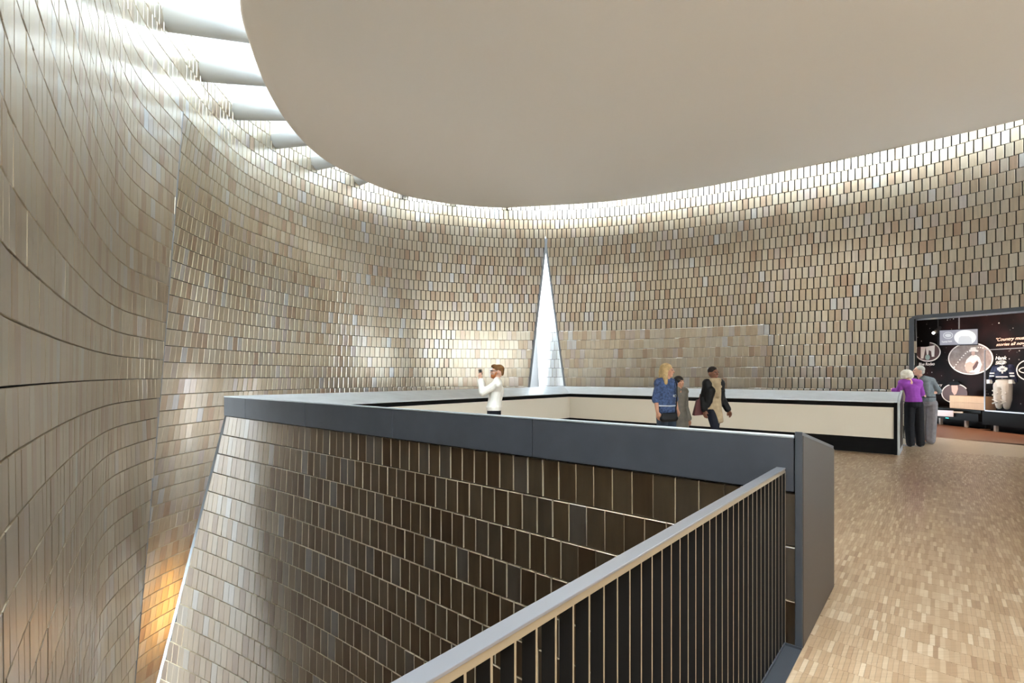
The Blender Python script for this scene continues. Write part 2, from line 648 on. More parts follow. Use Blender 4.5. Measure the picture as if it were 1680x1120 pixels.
# the other faces of the core, out of view
V, F = [], []
zz = np.linspace(-5.9, 0.86, 8)
for z in zz:
    c = core_pt(A_END, z)
    V += [c, ab(A_END + 0.5 * (0.85 - z) / 5.4, B_END, z), ab(0.0, B_END - 0.05, z)]
for i in range(7):
    for k in range(2):
        q = 3 * i + k
        F.append((q, q + 1, q + 4, q + 3))
struct(mesh_obj('wall_core_rear', V, F, M_REAR), 'hidden rear faces of the core')

# ---------------------------------------------------------------- floors
FLOOR_PLAIN = M_WOOD
floor = empty('floor', (0, 0, 0))
struct(floor, 'oak strip parquet floor right of the void')
fb = bmesh.new()
for poly in ([ab(0, -9), ab(0, 12.75), (10.35, 12.25, 0), (11.2, 10.95, 0), (11.9, 9.2, 0), (12.2, 7.4, 0), (12.6, 2, 0), (12, -6, 0), ab(-9, -9)],
             [ab(0, 1.0), ab(7.6, 1.0), ab(7.6, 8.9), ab(0, 8.9)]):
    f = fb.faces.new([fb.verts.new((p[0], p[1], -0.004)) for p in poly])
bm_obj('floor_base', fb, M_WOOD, floor)
SW, SL = 0.022, 0.152
cand = []
g = random.Random(5)
arow = 0
b0 = -3.0
rows = int(13.0 / SL)
for j in range(rows):
    bc = b0 + (j + 0.5) * SL
    offa = g.uniform(0, SW)
    a_start = 3.0 if 1.1 < bc < 8.72 else -0.012
    for i in range(int((9.0 + a_start) / SW)):
        ac = a_start - offa - i * SW
        p = ab(ac, bc, 0)
        if p[1] < 1.6 or p[0] < 0.2 or project(p)[0] < 1300 + (project(p)[1] > 961) * -60:
            continue
        px, py = project(p)
        if px > 1860:
            break
        if py > 1400:
            continue
        # stop at the wall
        if bc > 7.5:
            if (p[0] - 9.1) * 1.15 + (p[1] - 13.1) * 1.1 > 0.0 + (p[0] > 10.2) * 0.4:
                continue
        cand.append((p, px, py))


def strip_mesh():
    x, y, h = SW / 2 - 0.0004, SL / 2 - 0.0005, 0.006
    v = [(-x, -y, -h), (x, -y, -h), (x, y, -h), (-x, y, -h), (-x, -y, 0), (x, -y, 0), (x, y, 0), (-x, y, 0)]
    f = [(4, 5, 6, 7), (0, 1, 5, 4), (1, 2, 6, 5), (2, 3, 7, 6), (3, 0, 4, 7)]
    return np.array(v), f


sv, sf = strip_mesh()
rot = math.atan2(-U2[1], -U2[0])        # local x along -u, local y along v
Rz = np.array([[math.cos(rot), -math.sin(rot), 0], [math.sin(rot), math.cos(rot), 0], [0, 0, 1]])
inframe = [k for k, c in enumerate(cand) if 1285 < c[1] < 1678 and 620 < c[2] < 1118]
inframe.sort(key=lambda k: -cand[k][2])
single = set(inframe[:300])
sme = bpy.data.meshes.new('parquet_strip')
sme.from_pydata([tuple(p) for p in sv], [], sf)
sme.materials.append(M_WOOD)
V, F = [], []
for k, (p, px, py) in enumerate(cand):
    if k in single:
        o = bpy.data.objects.new('parquet_strip', sme)
        o.location = p
        o.rotation_euler = (0, 0, rot)
        C.objects.link(o)
        o.parent = floor
    else:
        n0 = 8 * len(V)
        V.append(sv @ Rz.T + np.array(p))
        F += [tuple(q + n0 for q in f) for f in sf]
st = mesh_obj('parquet_field', np.concatenate(V), F, M_WOOD, floor)
st['kind'] = 'stuff'

lowfloor = one('floor_lower', mat('lower_floor_stone', (0.12, 0.09, 0.065), 0.6), None, box, -12, 14, -8, 20, -6.2, -6.0)
struct(lowfloor, 'floor of the storey below, out of view')
slab = one('wall_slab_edge', M_DARKROOM, None, box_ab, -0.02, 0.0, -6, 0, -6.0, -0.006)
struct(slab, 'edge of the upper floor slab under the railing')
slab = one('wall_slab_edge_far', M_DARKROOM, None, box_ab, -0.02, 0.0, 9.75, 11.4, -6.0, -0.006)
struct(slab, 'edge of the upper floor slab beyond the far parapet')

# ---------------------------------------------------------------- parapets round the court
par = empty('wall_parapet', ab(0, 0, 0))
par.location = (0, 0, 0)
struct(par, 'grey metal parapet with sloping cap and cream inner panels')
ZO, ZI, ZF = 1.17, 1.0, 0.85
WN, WL, WB = 1.06, 0.86, 0.98
JT = [0.04, 1.90, 3.75, 5.60, 7.46, A_END]
# outer fascia sheets of the front parapet
for a0, a1 in zip(JT[:-1], JT[1:]):
    one('fascia_panel', M_FASCIA, par, box_ab, a0 + 0.003, a1 - 0.003, 0.0, 0.045, ZF, ZO - 0.018, bevel=0.004)
# sides and rear fascia
one('fascia_side', M_FASCIA, par, box_ab, A_END - 0.045, A_END, 0.046, B_END, ZF, ZO - 0.018)
one('fascia_rear', M_FASCIA, par, box_ab, 0.04, A_END - 0.05, B_END - 0.045, B_END, -0.3, ZO - 0.018)
AI, BI0, BI1 = A_END - WL, WN, B_END - WB


def cap(bm, ring):
    """sloping cap: outer edge high, inner edge low; 2 cm thick with rounded outer lip"""
    (oa0, ob0, oa1, ob1, ia0, ib0, ia1, ib1) = ring
    prism(bm, [ab(oa0, ob0, ZO - 0.02), ab(oa1, ob1, ZO - 0.02), ab(ia1, ib1, ZI - 0.02), ab(ia0, ib0, ZI - 0.02),
               ab(oa0, ob0, ZO), ab(oa1, ob1, ZO), ab(ia1, ib1, ZI), ab(ia0, ib0, ZI)], bevel=0.007)


one('cap_front', M_CAP, par, cap, (0.04, -0.004, A_END + .004, -0.004, 0.04, BI0, AI, BI0))
one('cap_left', M_CAP, par, cap, (A_END + .004, -0.004, A_END + .004, B_END + .004, AI, BI0, AI, BI1))
one('cap_rear', M_CAP, par, cap, (0.04, B_END + .004, A_END + .004, B_END + .004, 0.04, BI1, AI, BI1))
# inner faces: shadow gap, cream panel, black plinth
for nm, (a0, a1, b0_, b1_) in {'front': (0.06, AI + 0.05, BI0 - 0.10, BI0 - 0.05),
                               'left': (AI + 0.05, AI + 0.10, BI0 - 0.05, BI1 + 0.05),
                               'rear': (0.06, AI + 0.10, BI1 + 0.05, BI1 + 0.10)}.items():
    one('shadow_gap', M_BLACK, par, box_ab, a0, a1, b0_, b1_, 0.0, ZI - 0.02)
    e = 0.03
    if nm == 'front':
        one('inner_panel', M_CREAM, par, box_ab, 0.10, AI - 0.002, BI0 - 0.05, BI0 - 0.02, 0.30, 0.895)
        one('plinth', M_BLACK, par, box_ab, 0.06, AI, BI0 - 0.05, BI0 - 0.03, 0.0, 0.297)
    elif nm == 'left':
        one('inner_panel', M_CREAM, par, box_ab, AI + 0.02, AI + 0.05, BI0, BI1 + 0.02, 0.30, 0.895)
        one('plinth', M_BLACK, par, box_ab, AI + 0.03, AI + 0.05, BI0, BI1, 0.0, 0.297)
    else:
        one('inner_panel', M_CREAM, par, box_ab, 0.09, AI + 0.02, BI1 + 0.02, BI1 + 0.05, 0.30, 0.895)
        one('plinth', M_BLACK, par, box_ab, 0.06, AI + 0.02, BI1 + 0.03, BI1 + 0.05, 0.0, 0.297)
# sides of the black posts at the free end of the far parapet
one('end_post', M_BLACK, par, box_ab, 0.036, 0.09, BI1, BI1 + 0.05, 0.0, ZI - 0.01)


def end_panel(bm, b0_, b1_, z_b0, z_b1, a0=0.0, a1=0.036, zlo=0.0):
    prism(bm, [ab(a0, b0_, zlo), ab(a1, b0_, zlo), ab(a1, b1_, zlo), ab(a0, b1_, zlo),
               ab(a0, b0_, z_b0), ab(a1, b0_, z_b0), ab(a1, b1_, z_b1), ab(a0, b1_, z_b1)], bevel=0.003)


one('end_panel', M_STEEL, par, end_panel, -0.012, BI0, ZO + 0.02, ZI + 0.0)
one('end_face', M_BRONZE_PANEL, par, end_panel, -0.006, BI0 - 0.004, ZO + 0.0, ZI - 0.022, -0.004, 0.0)
one('end_panel', M_CAP, par, end_panel, BI1, B_END + 0.01, ZI + 0.0, ZO + 0.03)
one('end_face', M_BRONZE_PANEL, par, end_panel, BI1 + 0.02, B_END - 0.02, ZI - 0.03, ZO, -0.004, 0.0, 0.12)

kerb = empty('trim_5', (0, 0, 0))
struct(kerb, 'blue-grey steel kerb plate between railing and parquet')
one('kerb_plate', M_STEEL, kerb, box_ab, 0.0, 0.085, -5.0, -0.014, -0.03, -0.006)
one('kerb_lip', M_FASCIA, kerb, box_ab, 0.081, 0.087, -5.0, -0.014, -0.06, 0.008)
one('kerb_lip', M_FASCIA, kerb, box_ab, 0.0, 0.081, -0.022, -0.014, -0.03, 0.006)

# ---------------------------------------------------------------- railing
rail = empty('guard_railing', ab(0.105, -2.2, -0.2))
RB0, RB1 = -4.2, -0.02
inv = Matrix.Translation(rail.location).inverted()


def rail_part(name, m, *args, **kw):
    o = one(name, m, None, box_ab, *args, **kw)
    if m is M_RAIL:                     # floor reflection painted tan on the faces towards the parquet
        o.data.materials.append(M_RAIL_REFLECTION)
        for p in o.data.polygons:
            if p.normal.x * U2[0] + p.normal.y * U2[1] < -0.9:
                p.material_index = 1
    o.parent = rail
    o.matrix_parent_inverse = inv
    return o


tag(rail, 'dark metal railing of flat upright bars guarding the void at the parquet edge', 'railing')
HZ = 0.985
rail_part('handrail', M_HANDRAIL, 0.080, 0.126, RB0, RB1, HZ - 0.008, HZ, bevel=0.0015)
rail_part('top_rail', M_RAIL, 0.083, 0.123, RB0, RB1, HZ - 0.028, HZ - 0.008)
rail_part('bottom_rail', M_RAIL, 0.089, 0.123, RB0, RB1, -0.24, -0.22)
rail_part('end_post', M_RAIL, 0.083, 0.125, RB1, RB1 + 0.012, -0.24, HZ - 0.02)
bal = None
nb = 0
bb = RB1 - 0.06
while bb > RB0:
    if bal is None:
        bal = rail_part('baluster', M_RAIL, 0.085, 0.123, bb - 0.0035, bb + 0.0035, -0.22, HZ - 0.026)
        first_b = bb
    else:
        o = bal.copy()
        C.objects.link(o)
        d = np.array(ab(0, bb)) - np.array(ab(0, first_b))
        o.location = Vector(d)
    bb -= 0.0712

# ---------------------------------------------------------------- ceiling disc and skylight ring
EDGE = [(-3.70, 6.79), (-4.02, 7.6), (-4.40, 9.0), (-4.58, 10.4), (-4.50, 11.7), (-4.07, 12.8), (-3.4, 13.85), (-2.5, 14.6), (-0.74, 15.2),
        (1.1, 15.04), (2.86, 14.67), (4.4, 14.0), (5.8, 13.2), (7.98, 11.68), (9.67, 10.43), (10.9, 9.2), (11.6, 7.6), (12.0, 5.0),
        (12.2, 1.5), (12.3, -4.0), (9.0, -5.8), (4.0, -5.8), (2.0, -3.5), (1.9, -0.8), (1.5, 0.9), (0.3, 2.3), (-1.5, 4.0), (-2.9, 5.5)]
CZ = 6.6


def closed_catmull(P, per):
    n = len(P)
    out = []
    for i in range(n):
        p0, p1, p2, p3 = (np.array(P[(i + k - 1) % n], float) for k in range(4))
        for s in range(per):
            f = s / per
            out.append(0.5 * (2 * p1 + (p2 - p0) * f + (2 * p0 - 5 * p1 + 4 * p2 - p3) * f * f + (3 * p1 - p0 - 3 * p2 + p3) * f ** 3))
    return np.array(out)


ring = closed_catmull(EDGE, 8)
ctr = np.array([3.0, 6.0])
V, F, FM = [], [], []
levels = [(1.0, 0.55, 1), (1.0, 0.04, 0), (0.995, 0.0, 0), (0.97, -0.03, 0), (0.93, -0.07, 0), (0.86, -0.13, 0), (0.77, -0.19, 0),
          (0.65, -0.25, 0), (0.5, -0.29, 0), (0.3, -0.31, 0), (0.1, -0.32, 0)]
nr = len(ring)
for s, dz, _ in levels:
    for p in ring:
        q = ctr + (p - ctr) * s
        V.append((q[0], q[1], CZ + dz))
for li in range(len(levels) - 1):
    for k in range(nr):
        j = (k + 1) % nr
        F.append((li * nr + k, li * nr + j, (li + 1) * nr + j, (li + 1) * nr + k))
V.append((ctr[0], ctr[1], CZ - 0.32))
for k in range(nr):
    F.append(((len(levels) - 1) * nr + k, (len(levels) - 1) * nr + (k + 1) % nr, len(V) - 1))
F.append(tuple(range(nr))[::-1])
ceil = mesh_obj('ceiling', V, F, M_CEIL, smooth=True)
struct(ceil, 'smooth beige plaster ceiling dish hanging inside the skylight ring')
me = ceil.data
for p in me.polygons:
    if p.index < nr or len(p.vertices) > 4:
        p.use_smooth = False

V, F = [], []  # unseen slab added to cut skylight on the back and right rim
for k_ in range(61):
    t_ = 5.2 + (14.0 - 5.2) * k_ / 60
    p = SURF_B(t_, 8.7)
    tx = SURF_B(min(t_ + 0.02, 14), 8.7) - SURF_B(max(t_ - 0.02, 0), 8.7); tx /= np.linalg.norm(tx)
    nn = np.array([tx[1], -tx[0], 0])
    w_ = min(1.0, k_ / 12)
    V += [p + nn * (1.5 - 0.65 * w_ + 0.95 * min(1.0, max(0.0, (t_ - 8.0) / 2.5))), np.array([3.0, 6.0, 8.7])]
for k_ in range(60):
    F.append((2 * k_, 2 * k_ + 2, 2 * k_ + 3, 2 * k_ + 1))
struct(mesh_obj('ceiling_light_block', V, F, M_BEAM), 'added slab above the ceiling dish that cuts the skylight, out of view')

BEAMS = [((-5.15, 6.70), (-3.0, 7.35)), ((-5.50, 8.02), (-3.4, 8.52)), ((-5.83, 9.38), (-3.7, 9.68)), ((-5.95, 10.80), (-3.8, 10.86)), ((-5.87, 12.2), (-3.7, 11.75)),
         ((-5.36, 13.48), (-3.4, 12.7)), ((-4.62, 14.66), (-3.1, 13.5)), ((-3.35, 15.5), (-2.2, 14.0)), ((-1.9, 16.05), (-1.2, 14.4)), ((-0.2, 16.35), (0.1, 14.6))]
for t_ in np.arange(6.7, 13.6, 0.62):  # extra beams on the right, put in out of sight as shading
    p_ = SURF_B(t_, 7.2)
    tx = SURF_B(t_ + 0.02, 7.2) - SURF_B(t_ - 0.02, 7.2); tx /= np.linalg.norm(tx)
    nn = np.array([tx[1], -tx[0]])
    BEAMS.append((tuple(p_[:2]), tuple(p_[:2] + nn * 2.1)))
BEAMS += [((-4.35, 5.15), (-2.4, 6.1)), ((-3.45, 3.85), (-1.5, 4.9)), ((-2.5, 2.5), (-0.7, 3.7))]
ordn = ['', 'largest white skylight beam at the top edge beside the ceiling', 'second largest white skylight beam, below the topmost one',
        'third white skylight beam from the top', 'fourth white skylight beam from the top', 'fifth white skylight beam, a small grey stub',
        'sixth white skylight beam, smallest stub against the ceiling rim']
for k, (p0, p1) in enumerate(BEAMS):
    p0, p1 = np.array(p0), np.array(p1)
    d = p1 - p0; d /= np.linalg.norm(d)
    p0 = p0 - d * 0.05
    s = np.array([-d[1], d[0]])
    prof = []
    hw, zb, zt, r = 0.19, (7.03 if k < 10 or k > 21 else 7.75), 8.6, 0.26
    for i in range(9):
        an = math.pi + math.pi * i / 8
        prof.append((hw * math.cos(an), zb + r + r * math.sin(an)))
    prof += [(hw, zt), (-hw, zt)]
    V, F = [], []
    for q in (p0, p1):
        for x, z in prof:
            V.append((q[0] + s[0] * x, q[1] + s[1] * x, z))
    n_ = len(prof)
    for i in range(n_):
        j = (i + 1) % n_
        F.append((i, j, n_ + j, n_ + i))
    F.append(tuple(range(n_))[::-1]); F.append(tuple(range(n_, 2 * n_)))
    o = mesh_obj('skylight_beam', V, F, M_BEAM)
    for p in o.data.polygons:
        if len(p.vertices) == 4 and p.index < 8:
            p.use_smooth = True
    if 0 < k < 7:
        tag(o, ordn[k], 'beam', 'white skylight beams')
    else:                               # further unseen beams round the ring, added to shade the wall rim
        o.name = 'unseen_shading_beam'
        struct(o)

# rear of the hall, out of view
struct(one('wall_right', M_REAR, None, prism, [(12.05, 7.6, 2.1), (12.6, -6.0, 2.1), (12.8, -6.0, 2.1), (12.25, 7.6, 2.1),
                                              (12.05, 7.6, 9.0), (12.6, -6.0, 9.0), (12.8, -6.0, 9.0), (12.25, 7.6, 9.0)]), 'plain wall above the side glazing, out of view')
m_ = mat('light_dimming_sheet', (0.3, 0.29, 0.27), 0.9)  # added translucent sheet that tones down the sky behind it
n, l, b = nodes_of(m_)
tr_ = n.new('ShaderNodeBsdfTranslucent'); tr_.inputs['Color'].default_value = (0.55, 0.53, 0.50, 1)
l.new(tr_.outputs[0], n['Material Output'].inputs['Surface'])
struct(one('window_1', m_, None, prism, [(12.1, 7.6, -0.1), (12.28, 3.9, -0.1), (12.3, 3.9, -0.1), (12.12, 7.6, -0.1),
                                         (12.1, 7.6, 2.15), (12.28, 3.9, 2.15), (12.3, 3.9, 2.15), (12.12, 7.6, 2.15)]), 'side window with an added sheet dimming the sky, out of view')
struct(one('wall_right_pier', M_REAR, None, prism, [(12.2, 4.0, -0.5), (12.6, -6.0, -0.5), (12.8, -6.0, -0.5), (12.4, 4.0, -0.5),
                                              (12.2, 4.0, 2.1), (12.6, -6.0, 2.1), (12.8, -6.0, 2.1), (12.4, 4.0, 2.1)]), 'plain wall beside the side glazing, out of view')
struct(one('wall_rear_left', M_REAR, None, box, -0.7, -0.5, -6.1, -3.1, -6.0, 9.0), 'plain wall behind the viewer on the left')
struct(one('wall_rear', M_REAR, None, box, -1.2, 12.6, -6.3, -6.0, 3.6, 9.0), 'plain brown wall behind the viewer')
struct(one('wall_rear_pier', M_REAR, None, box, -1.2, 2.5, -6.3, -6.0, -6.0, 3.6), 'plain brown pier behind the viewer')
struct(one('rear_light_panel', m_, None, box, 2.5, 12.6, -6.16, -6.14, -0.2, 3.6), 'added wide daylight panel behind the viewer, out of view')  # unseen daylit sheet added to brighten ceiling, floor and back wall

# ---------------------------------------------------------------- gallery behind the opening
GX0, GX1, GY0, GY1, GZ = 9.2, 13.9, 8.6, 17.9, 3.5
gal = empty('wall_gallery', (0, 0, 0))
struct(gal, 'dark walls of the exhibit gallery beyond the opening')
M_MURAL = mat('starry_black_mural', (0.01, 0.008, 0.008), 0.7, spec=0.1)
n, l, b = nodes_of(M_MURAL)
nt = M_MURAL.node_tree
tc = n.new('ShaderNodeTexCoord')
vo = n.new('ShaderNodeTexVoronoi'); vo.inputs['Scale'].default_value = 7.0
l.new(tc.outputs['Object'], vo.inputs['Vector'])
dots = ramp(nt, vo.outputs['Distance'], [(0.0, (1, 1, 1)), (0.10, (0.5, 0.5, 0.5)), (0.15, (0, 0, 0))])
nzf = ramp(nt, noise(nt, 1.3, 3), [(0.48, (0, 0, 0)), (0.62, (1, 1, 1))])
dd = mixc(nt, 1.0, dots, nzf, 'MULTIPLY')
haze = ramp(nt, noise(nt, 0.8, 4), [(0.45, (0.004, 0.003, 0.003)), (0.8, (0.03, 0.010, 0.009))])
l.new(mixc(nt, dd, haze, (0.75, 0.66, 0.62)), b.inputs['Base Color'])
one('mural_wall', M_MURAL, gal, box, 13.85, 13.95, GY0, GY1, 0, GZ)
one('side_wall', M_BLACK, gal, box, GX0, GX1, GY1, GY1 + 0.1, 0, GZ)
one('side_wall', M_BLACK, gal, box, 12.3, GX1, GY0 - 0.1, GY0, 0, GZ)
one('side_wall', M_BLACK, gal, box, GX0 - 0.1, GX0, 13.7, GY1, 0, GZ)
one('gallery_ceiling', M_BLACK, gal, prism, [(9.2, 13.6, GZ), (11.4, 11.3, GZ), (13.9, 11.3, GZ), (13.9, 17.9, GZ),
                                             (9.2, 13.6, GZ + .05), (11.4, 11.3, GZ + .05), (13.9, 11.3, GZ + .05), (13.9, 17.9, GZ + .05)])
one('gallery_ceiling', M_BLACK, gal, prism, [(11.4, 11.25, GZ), (12.3, 8.6, GZ), (13.9, 8.6, GZ), (13.9, 11.3, GZ),
                                             (11.4, 11.25, GZ + .05), (12.3, 8.6, GZ + .05), (13.9, 8.6, GZ + .05), (13.9, 11.3, GZ + .05)])
one('gallery_ceiling', M_BLACK, gal, prism, [(9.15, 13.6, GZ), (13.9, 17.9, GZ), (9.2, 17.9, GZ), (9.1, 17.0, GZ),
                                             (9.15, 13.6, GZ + .05), (13.9, 17.9, GZ + .05), (9.2, 17.9, GZ + .05), (9.1, 17.0, GZ + .05)])
gf = one('floor_gallery', mat('dark_red_wood_floor', (0.22, 0.10, 0.055), 0.35), None, prism,
         [(9.0, 13.4, -0.05), (10.4, 12.2, -0.05), (14, 12.2, -0.05), (14, 18, -0.05), (9.0, 13.4, -0.004), (10.4, 12.2, -0.004), (14, 12.2, -0.004), (14, 18, -0.004)])
struct(gf, 'dark reddish wooden floor inside the gallery')
gf2 = one('floor_gallery_right', gf.data.materials[0], None, prism,
          [(10.4, 12.2, -0.05), (12.0, 8.6, -0.05), (14, 8.6, -0.05), (14, 12.2, -0.05), (10.4, 12.2, -0.004), (12.0, 8.6, -0.004), (14, 8.6, -0.004), (14, 12.2, -0.004)])
struct(gf2, 'right end of the dark gallery floor')

# steel frame round the opening
jp = SURF_B(OPEN_T, 1.5)
pts_t = np.linspace(OPEN_T - 0.02, 13.6, 16)
frame = empty('door_1', (0, 0, 0))
struct(frame, 'blue-grey steel frame of the gallery opening')


def wall_bar(bm, t0, t1, z0, z1, d0, d1, n=14):
    """bar that follows the wall; d0/d1 offsets outwards (towards the gallery)"""
    prev = None
    for i in range(n + 1):
        t = t0 + (t1 - t0) * i / n
        p = SURF_B(t, 1.5)
        tx = SURF_B(t + 0.01, 1.5) - SURF_B(t - 0.01, 1.5)
        tx /= np.linalg.norm(tx)
        nn = np.array([-tx[1], tx[0], 0])
        cur = [bm.verts.new(tuple(p * np.array([1, 1, 0]) + nn * d + np.array([0, 0, z]))) for d, z in ((d0, z0), (d1, z0), (d1, z1), (d0, z1))]
        if prev:
            for k in range(4):
                j = (k + 1) % 4
                bm.faces.new([prev[k], prev[j], cur[j], cur[k]])
        else:
            bm.faces.new(cur[::-1])
        prev = cur
    bm.faces.new(prev)


one('frame_head', M_STEEL, frame, wall_bar, OPEN_T - 0.02, 13.6, OPEN_Z - 0.02, OPEN_Z + 0.07, -0.06, 0.42)
one('frame_jamb', M_STEEL, frame, wall_bar, OPEN_T - 0.055, OPEN_T + 0.01, 0.0, OPEN_Z + 0.07, -0.06, 0.42, n=2)

M_SEPIA = mat('sepia_print', (0.42, 0.30, 0.25), 0.5)
n, l, b = nodes_of(M_SEPIA)
nt = M_SEPIA.node_tree
wv = n.new('ShaderNodeTexWave'); wv.inputs['Scale'].default_value = 6; wv.inputs['Distortion'].default_value = 1.5
tc = n.new('ShaderNodeTexCoord'); l.new(tc.outputs['Object'], wv.inputs['Vector'])
l.new(ramp(nt, wv.outputs['Fac'], [(0.0, (0.22, 0.15, 0.125)), (1.0, (0.55, 0.44, 0.39))]), b.inputs['Base Color'])
M_SEPIA_D = mat('dark_sepia_print', (0.10, 0.05, 0.045), 0.5)
M_PRINT_W = mat('cream_print', (0.85, 0.72, 0.64), 0.5)
M_SKINP = mat('sepia_skin_print', (0.62, 0.36, 0.28), 0.5)
M_BROWNP = mat('brown_print', (0.30, 0.14, 0.09), 0.5)
M_GREENP = mat('green_grey_print', (0.32, 0.38, 0.34), 0.5)
PX = 13.838


def flat(name, m, parent, pix, x, th=0.008):
    """flat printed piece from its outline, standing off the mural"""
    pts = [on_plane_x(px, py, x) for px, py in pix]
    n_ = len(pts)
    V = [(p[0] - th, p[1], p[2]) for p in pts] + pts
    F = [tuple(range(n_)), tuple(range(n_, 2 * n_))[::-1]]
    for i in range(n_):
        j = (i + 1) % n_
        F.append((i, n_ + i, n_ + j, j))
    o = mesh_obj(name, V, F, m, parent)
    return o


def ell(cx, cy, rx, ry, n=32, a0=0.0, a1=2 * math.pi):
    return [(cx + rx * math.cos(a0 + (a1 - a0) * i / n), cy + ry * math.sin(a0 + (a1 - a0) * i / n)) for i in range(n)]


def oval_ring(name, m, parent, cx, cy, rx, ry, w, x, a0=0, a1=2 * math.pi, th=0.012):
    n_ = 40
    V, F = [], []
    for i in range(n_ + 1):
        a = a0 + (a1 - a0) * i / n_
        for s in (0, w):
            p = on_plane_x(cx + (rx - s) * math.cos(a), cy + (ry - s) * math.sin(a), x)
            V += [(p[0] - th, p[1], p[2]), p]
    for i in range(n_):
        q = 4 * i
        F += [(q, q + 4, q + 6, q + 2), (q, q + 1, q + 5, q + 4), (q + 2, q + 6, q + 7, q + 3)]
    return mesh_obj(name, V, F, m, parent)


def text(name, words, m, parent, px, py, h_px, x, slant=0.25, width_px=None, bold=0.0):
    cu = bpy.data.curves.new(name, 'FONT')
    cu.body = words
    cu.shear = slant
    cu.offset = bold
    cu.extrude = 0.0
    tmp = bpy.data.objects.new(name, cu)
    C.objects.link(tmp)
    dg = bpy.context.evaluated_depsgraph_get()
    me = bpy.data.meshes.new_from_object(tmp.evaluated_get(dg))
    bpy.data.objects.remove(tmp)
    co = np.zeros(len(me.vertices) * 3)
    me.vertices.foreach_get('co', co)
    co = co.reshape(-1, 3)
    p = on_plane_x(px, py, x)
    k = p[1] / FPX
    sc = h_px * k / 0.7
    w_now = co[:, 0].max() - co[:, 0].min()
    sx = sc
    if width_px:
        q = on_plane_x(px + width_px, py, x)
        sx = (p[1] - q[1]) / w_now
    out = np.stack([np.full(len(co), x - 0.014), p[1] - (co[:, 0] - co[:, 0].min()) * sx, p[2] + co[:, 1] * sc], 1)
    me.vertices.foreach_set('co', out.ravel())
    me.materials.clear()
    me.materials.append(m)
    me.update()
    o = bpy.data.objects.new(name, me)
    C.objects.link(o)
    o.parent = parent
    return o


M_LET = mat('cream_lettering', (0.86, 0.76, 0.68), 0.5)
M_LET2 = mat('peach_lettering', (0.80, 0.52, 0.40), 0.5)
# oval print one, with figures
pr = empty('oval_photo_print', (PX, on_plane_x(1522, 580, PX)[1], 0.0)); pr.location = (0, 0, 0)
tag(pr, 'small oval sepia print of standing figures beside the opening frame', 'print')
flat('print_face', M_SEPIA_D, pr, [(1502, 569), (1525, 568), (1525, 562)] + ell(1522.5, 577, 20.5, 15.5, 24, -1.35, 3.5), PX)
oval_ring('print_rim', M_PRINT_W, pr, 1522.5, 577, 21, 16, 1.5, PX, -1.4, 3.6)
flat('print_figure', M_PRINT_W, pr, [(1511, 569), (1519, 569), (1517, 578), (1515, 588), (1511, 588), (1511, 578)], PX - 0.009)
flat('print_figure', M_PRINT_W, pr, [(1519, 569), (1534, 566), (1533, 585), (1529, 585), (1528, 576), (1524, 574), (1523, 583), (1521, 583)], PX - 0.009)
flat('print_figure', M_GREENP, pr, ell(1522, 586, 4.0, 4.5, 14), PX - 0.011)
text('lettering', 'Blue Rodeo', M_LET, pr, 1508, 599.5, 4.6, PX, 0.2, 26, 0.012)
# big oval
pr = empty('oval_photo_print', (0, 0, 0))
tag(pr, 'large oval sepia print of a seated guitar player in a pale hat', 'print')
flat('print_face', M_SEPIA, pr, ell(1593, 588, 36, 25.5, 40), PX)
oval_ring('print_rim', M_PRINT_W, pr, 1593, 588, 37, 26.5, 1.6, PX)
for i in range(15):
    a = i / 14
    cx = 1566 + 47 * a - 2 * math.sin(a * 3)
    cy = 602 - 34 * math.sin(a * 1.75) + 2 * a
    flat('print_bulb', M_LET, pr, ell(cx, cy, 1.0, 1.0, 8), PX - 0.009)
flat('print_figure', M_PRINT_W, pr, [(1586, 590), (1592, 584), (1595, 582), (1602, 582), (1607, 586), (1611, 598), (1606, 612), (1588, 610), (1583, 600)], PX - 0.009)
flat('print_figure', M_SKINP, pr, ell(1597, 579, 3.0, 4.0, 14), PX - 0.011)
flat('print_figure', M_PRINT_W, pr, [(1590, 577), (1592, 574), (1593, 570), (1600, 569), (1602, 573), (1606, 575), (1604, 577), (1597, 576)], PX - 0.012)
flat('print_figure', M_SKINP, pr, [(1584, 596), (1592, 593), (1597, 596), (1604, 590), (1605, 592), (1599, 600), (1598, 606), (1588, 611), (1584, 606)], PX - 0.012)
flat('print_figure', M_SEPIA_D, pr, [(1596, 602), (1603, 592), (1606, 594), (1603, 602), (1597, 608)], PX - 0.014)
# lower oval
pr = empty('oval_photo_print', (0, 0, 0))
tag(pr, 'low oval print of a face in a dark hat, partly behind the wooden crate', 'print')
oval_ring('print_rim', M_PRINT_W, pr, 1567, 645, 22, 16, 1.3, PX, 0.9, 2 * math.pi - 0.5)
flat('print_face', M_SEPIA_D, pr, ell(1567, 645, 20.5, 14.7, 30), PX)
flat('print_figure', M_SKINP, pr, [(1561, 631), (1571, 631), (1572, 638), (1569, 646), (1566, 648), (1562, 642)], PX - 0.009)
flat('print_figure', M_BLACK, pr, [(1555, 630), (1560, 626), (1572, 626), (1578, 630), (1570, 632), (1560, 632)], PX - 0.011)
text('letter', 'W', M_LET, pr, 1538, 634, 3.8, PX, 0.2, 5, 0.012)
text('letter', 'Y', M_LET, pr, 1543.2, 634, 3.8, PX, 0.2, 3.6, 0.012)
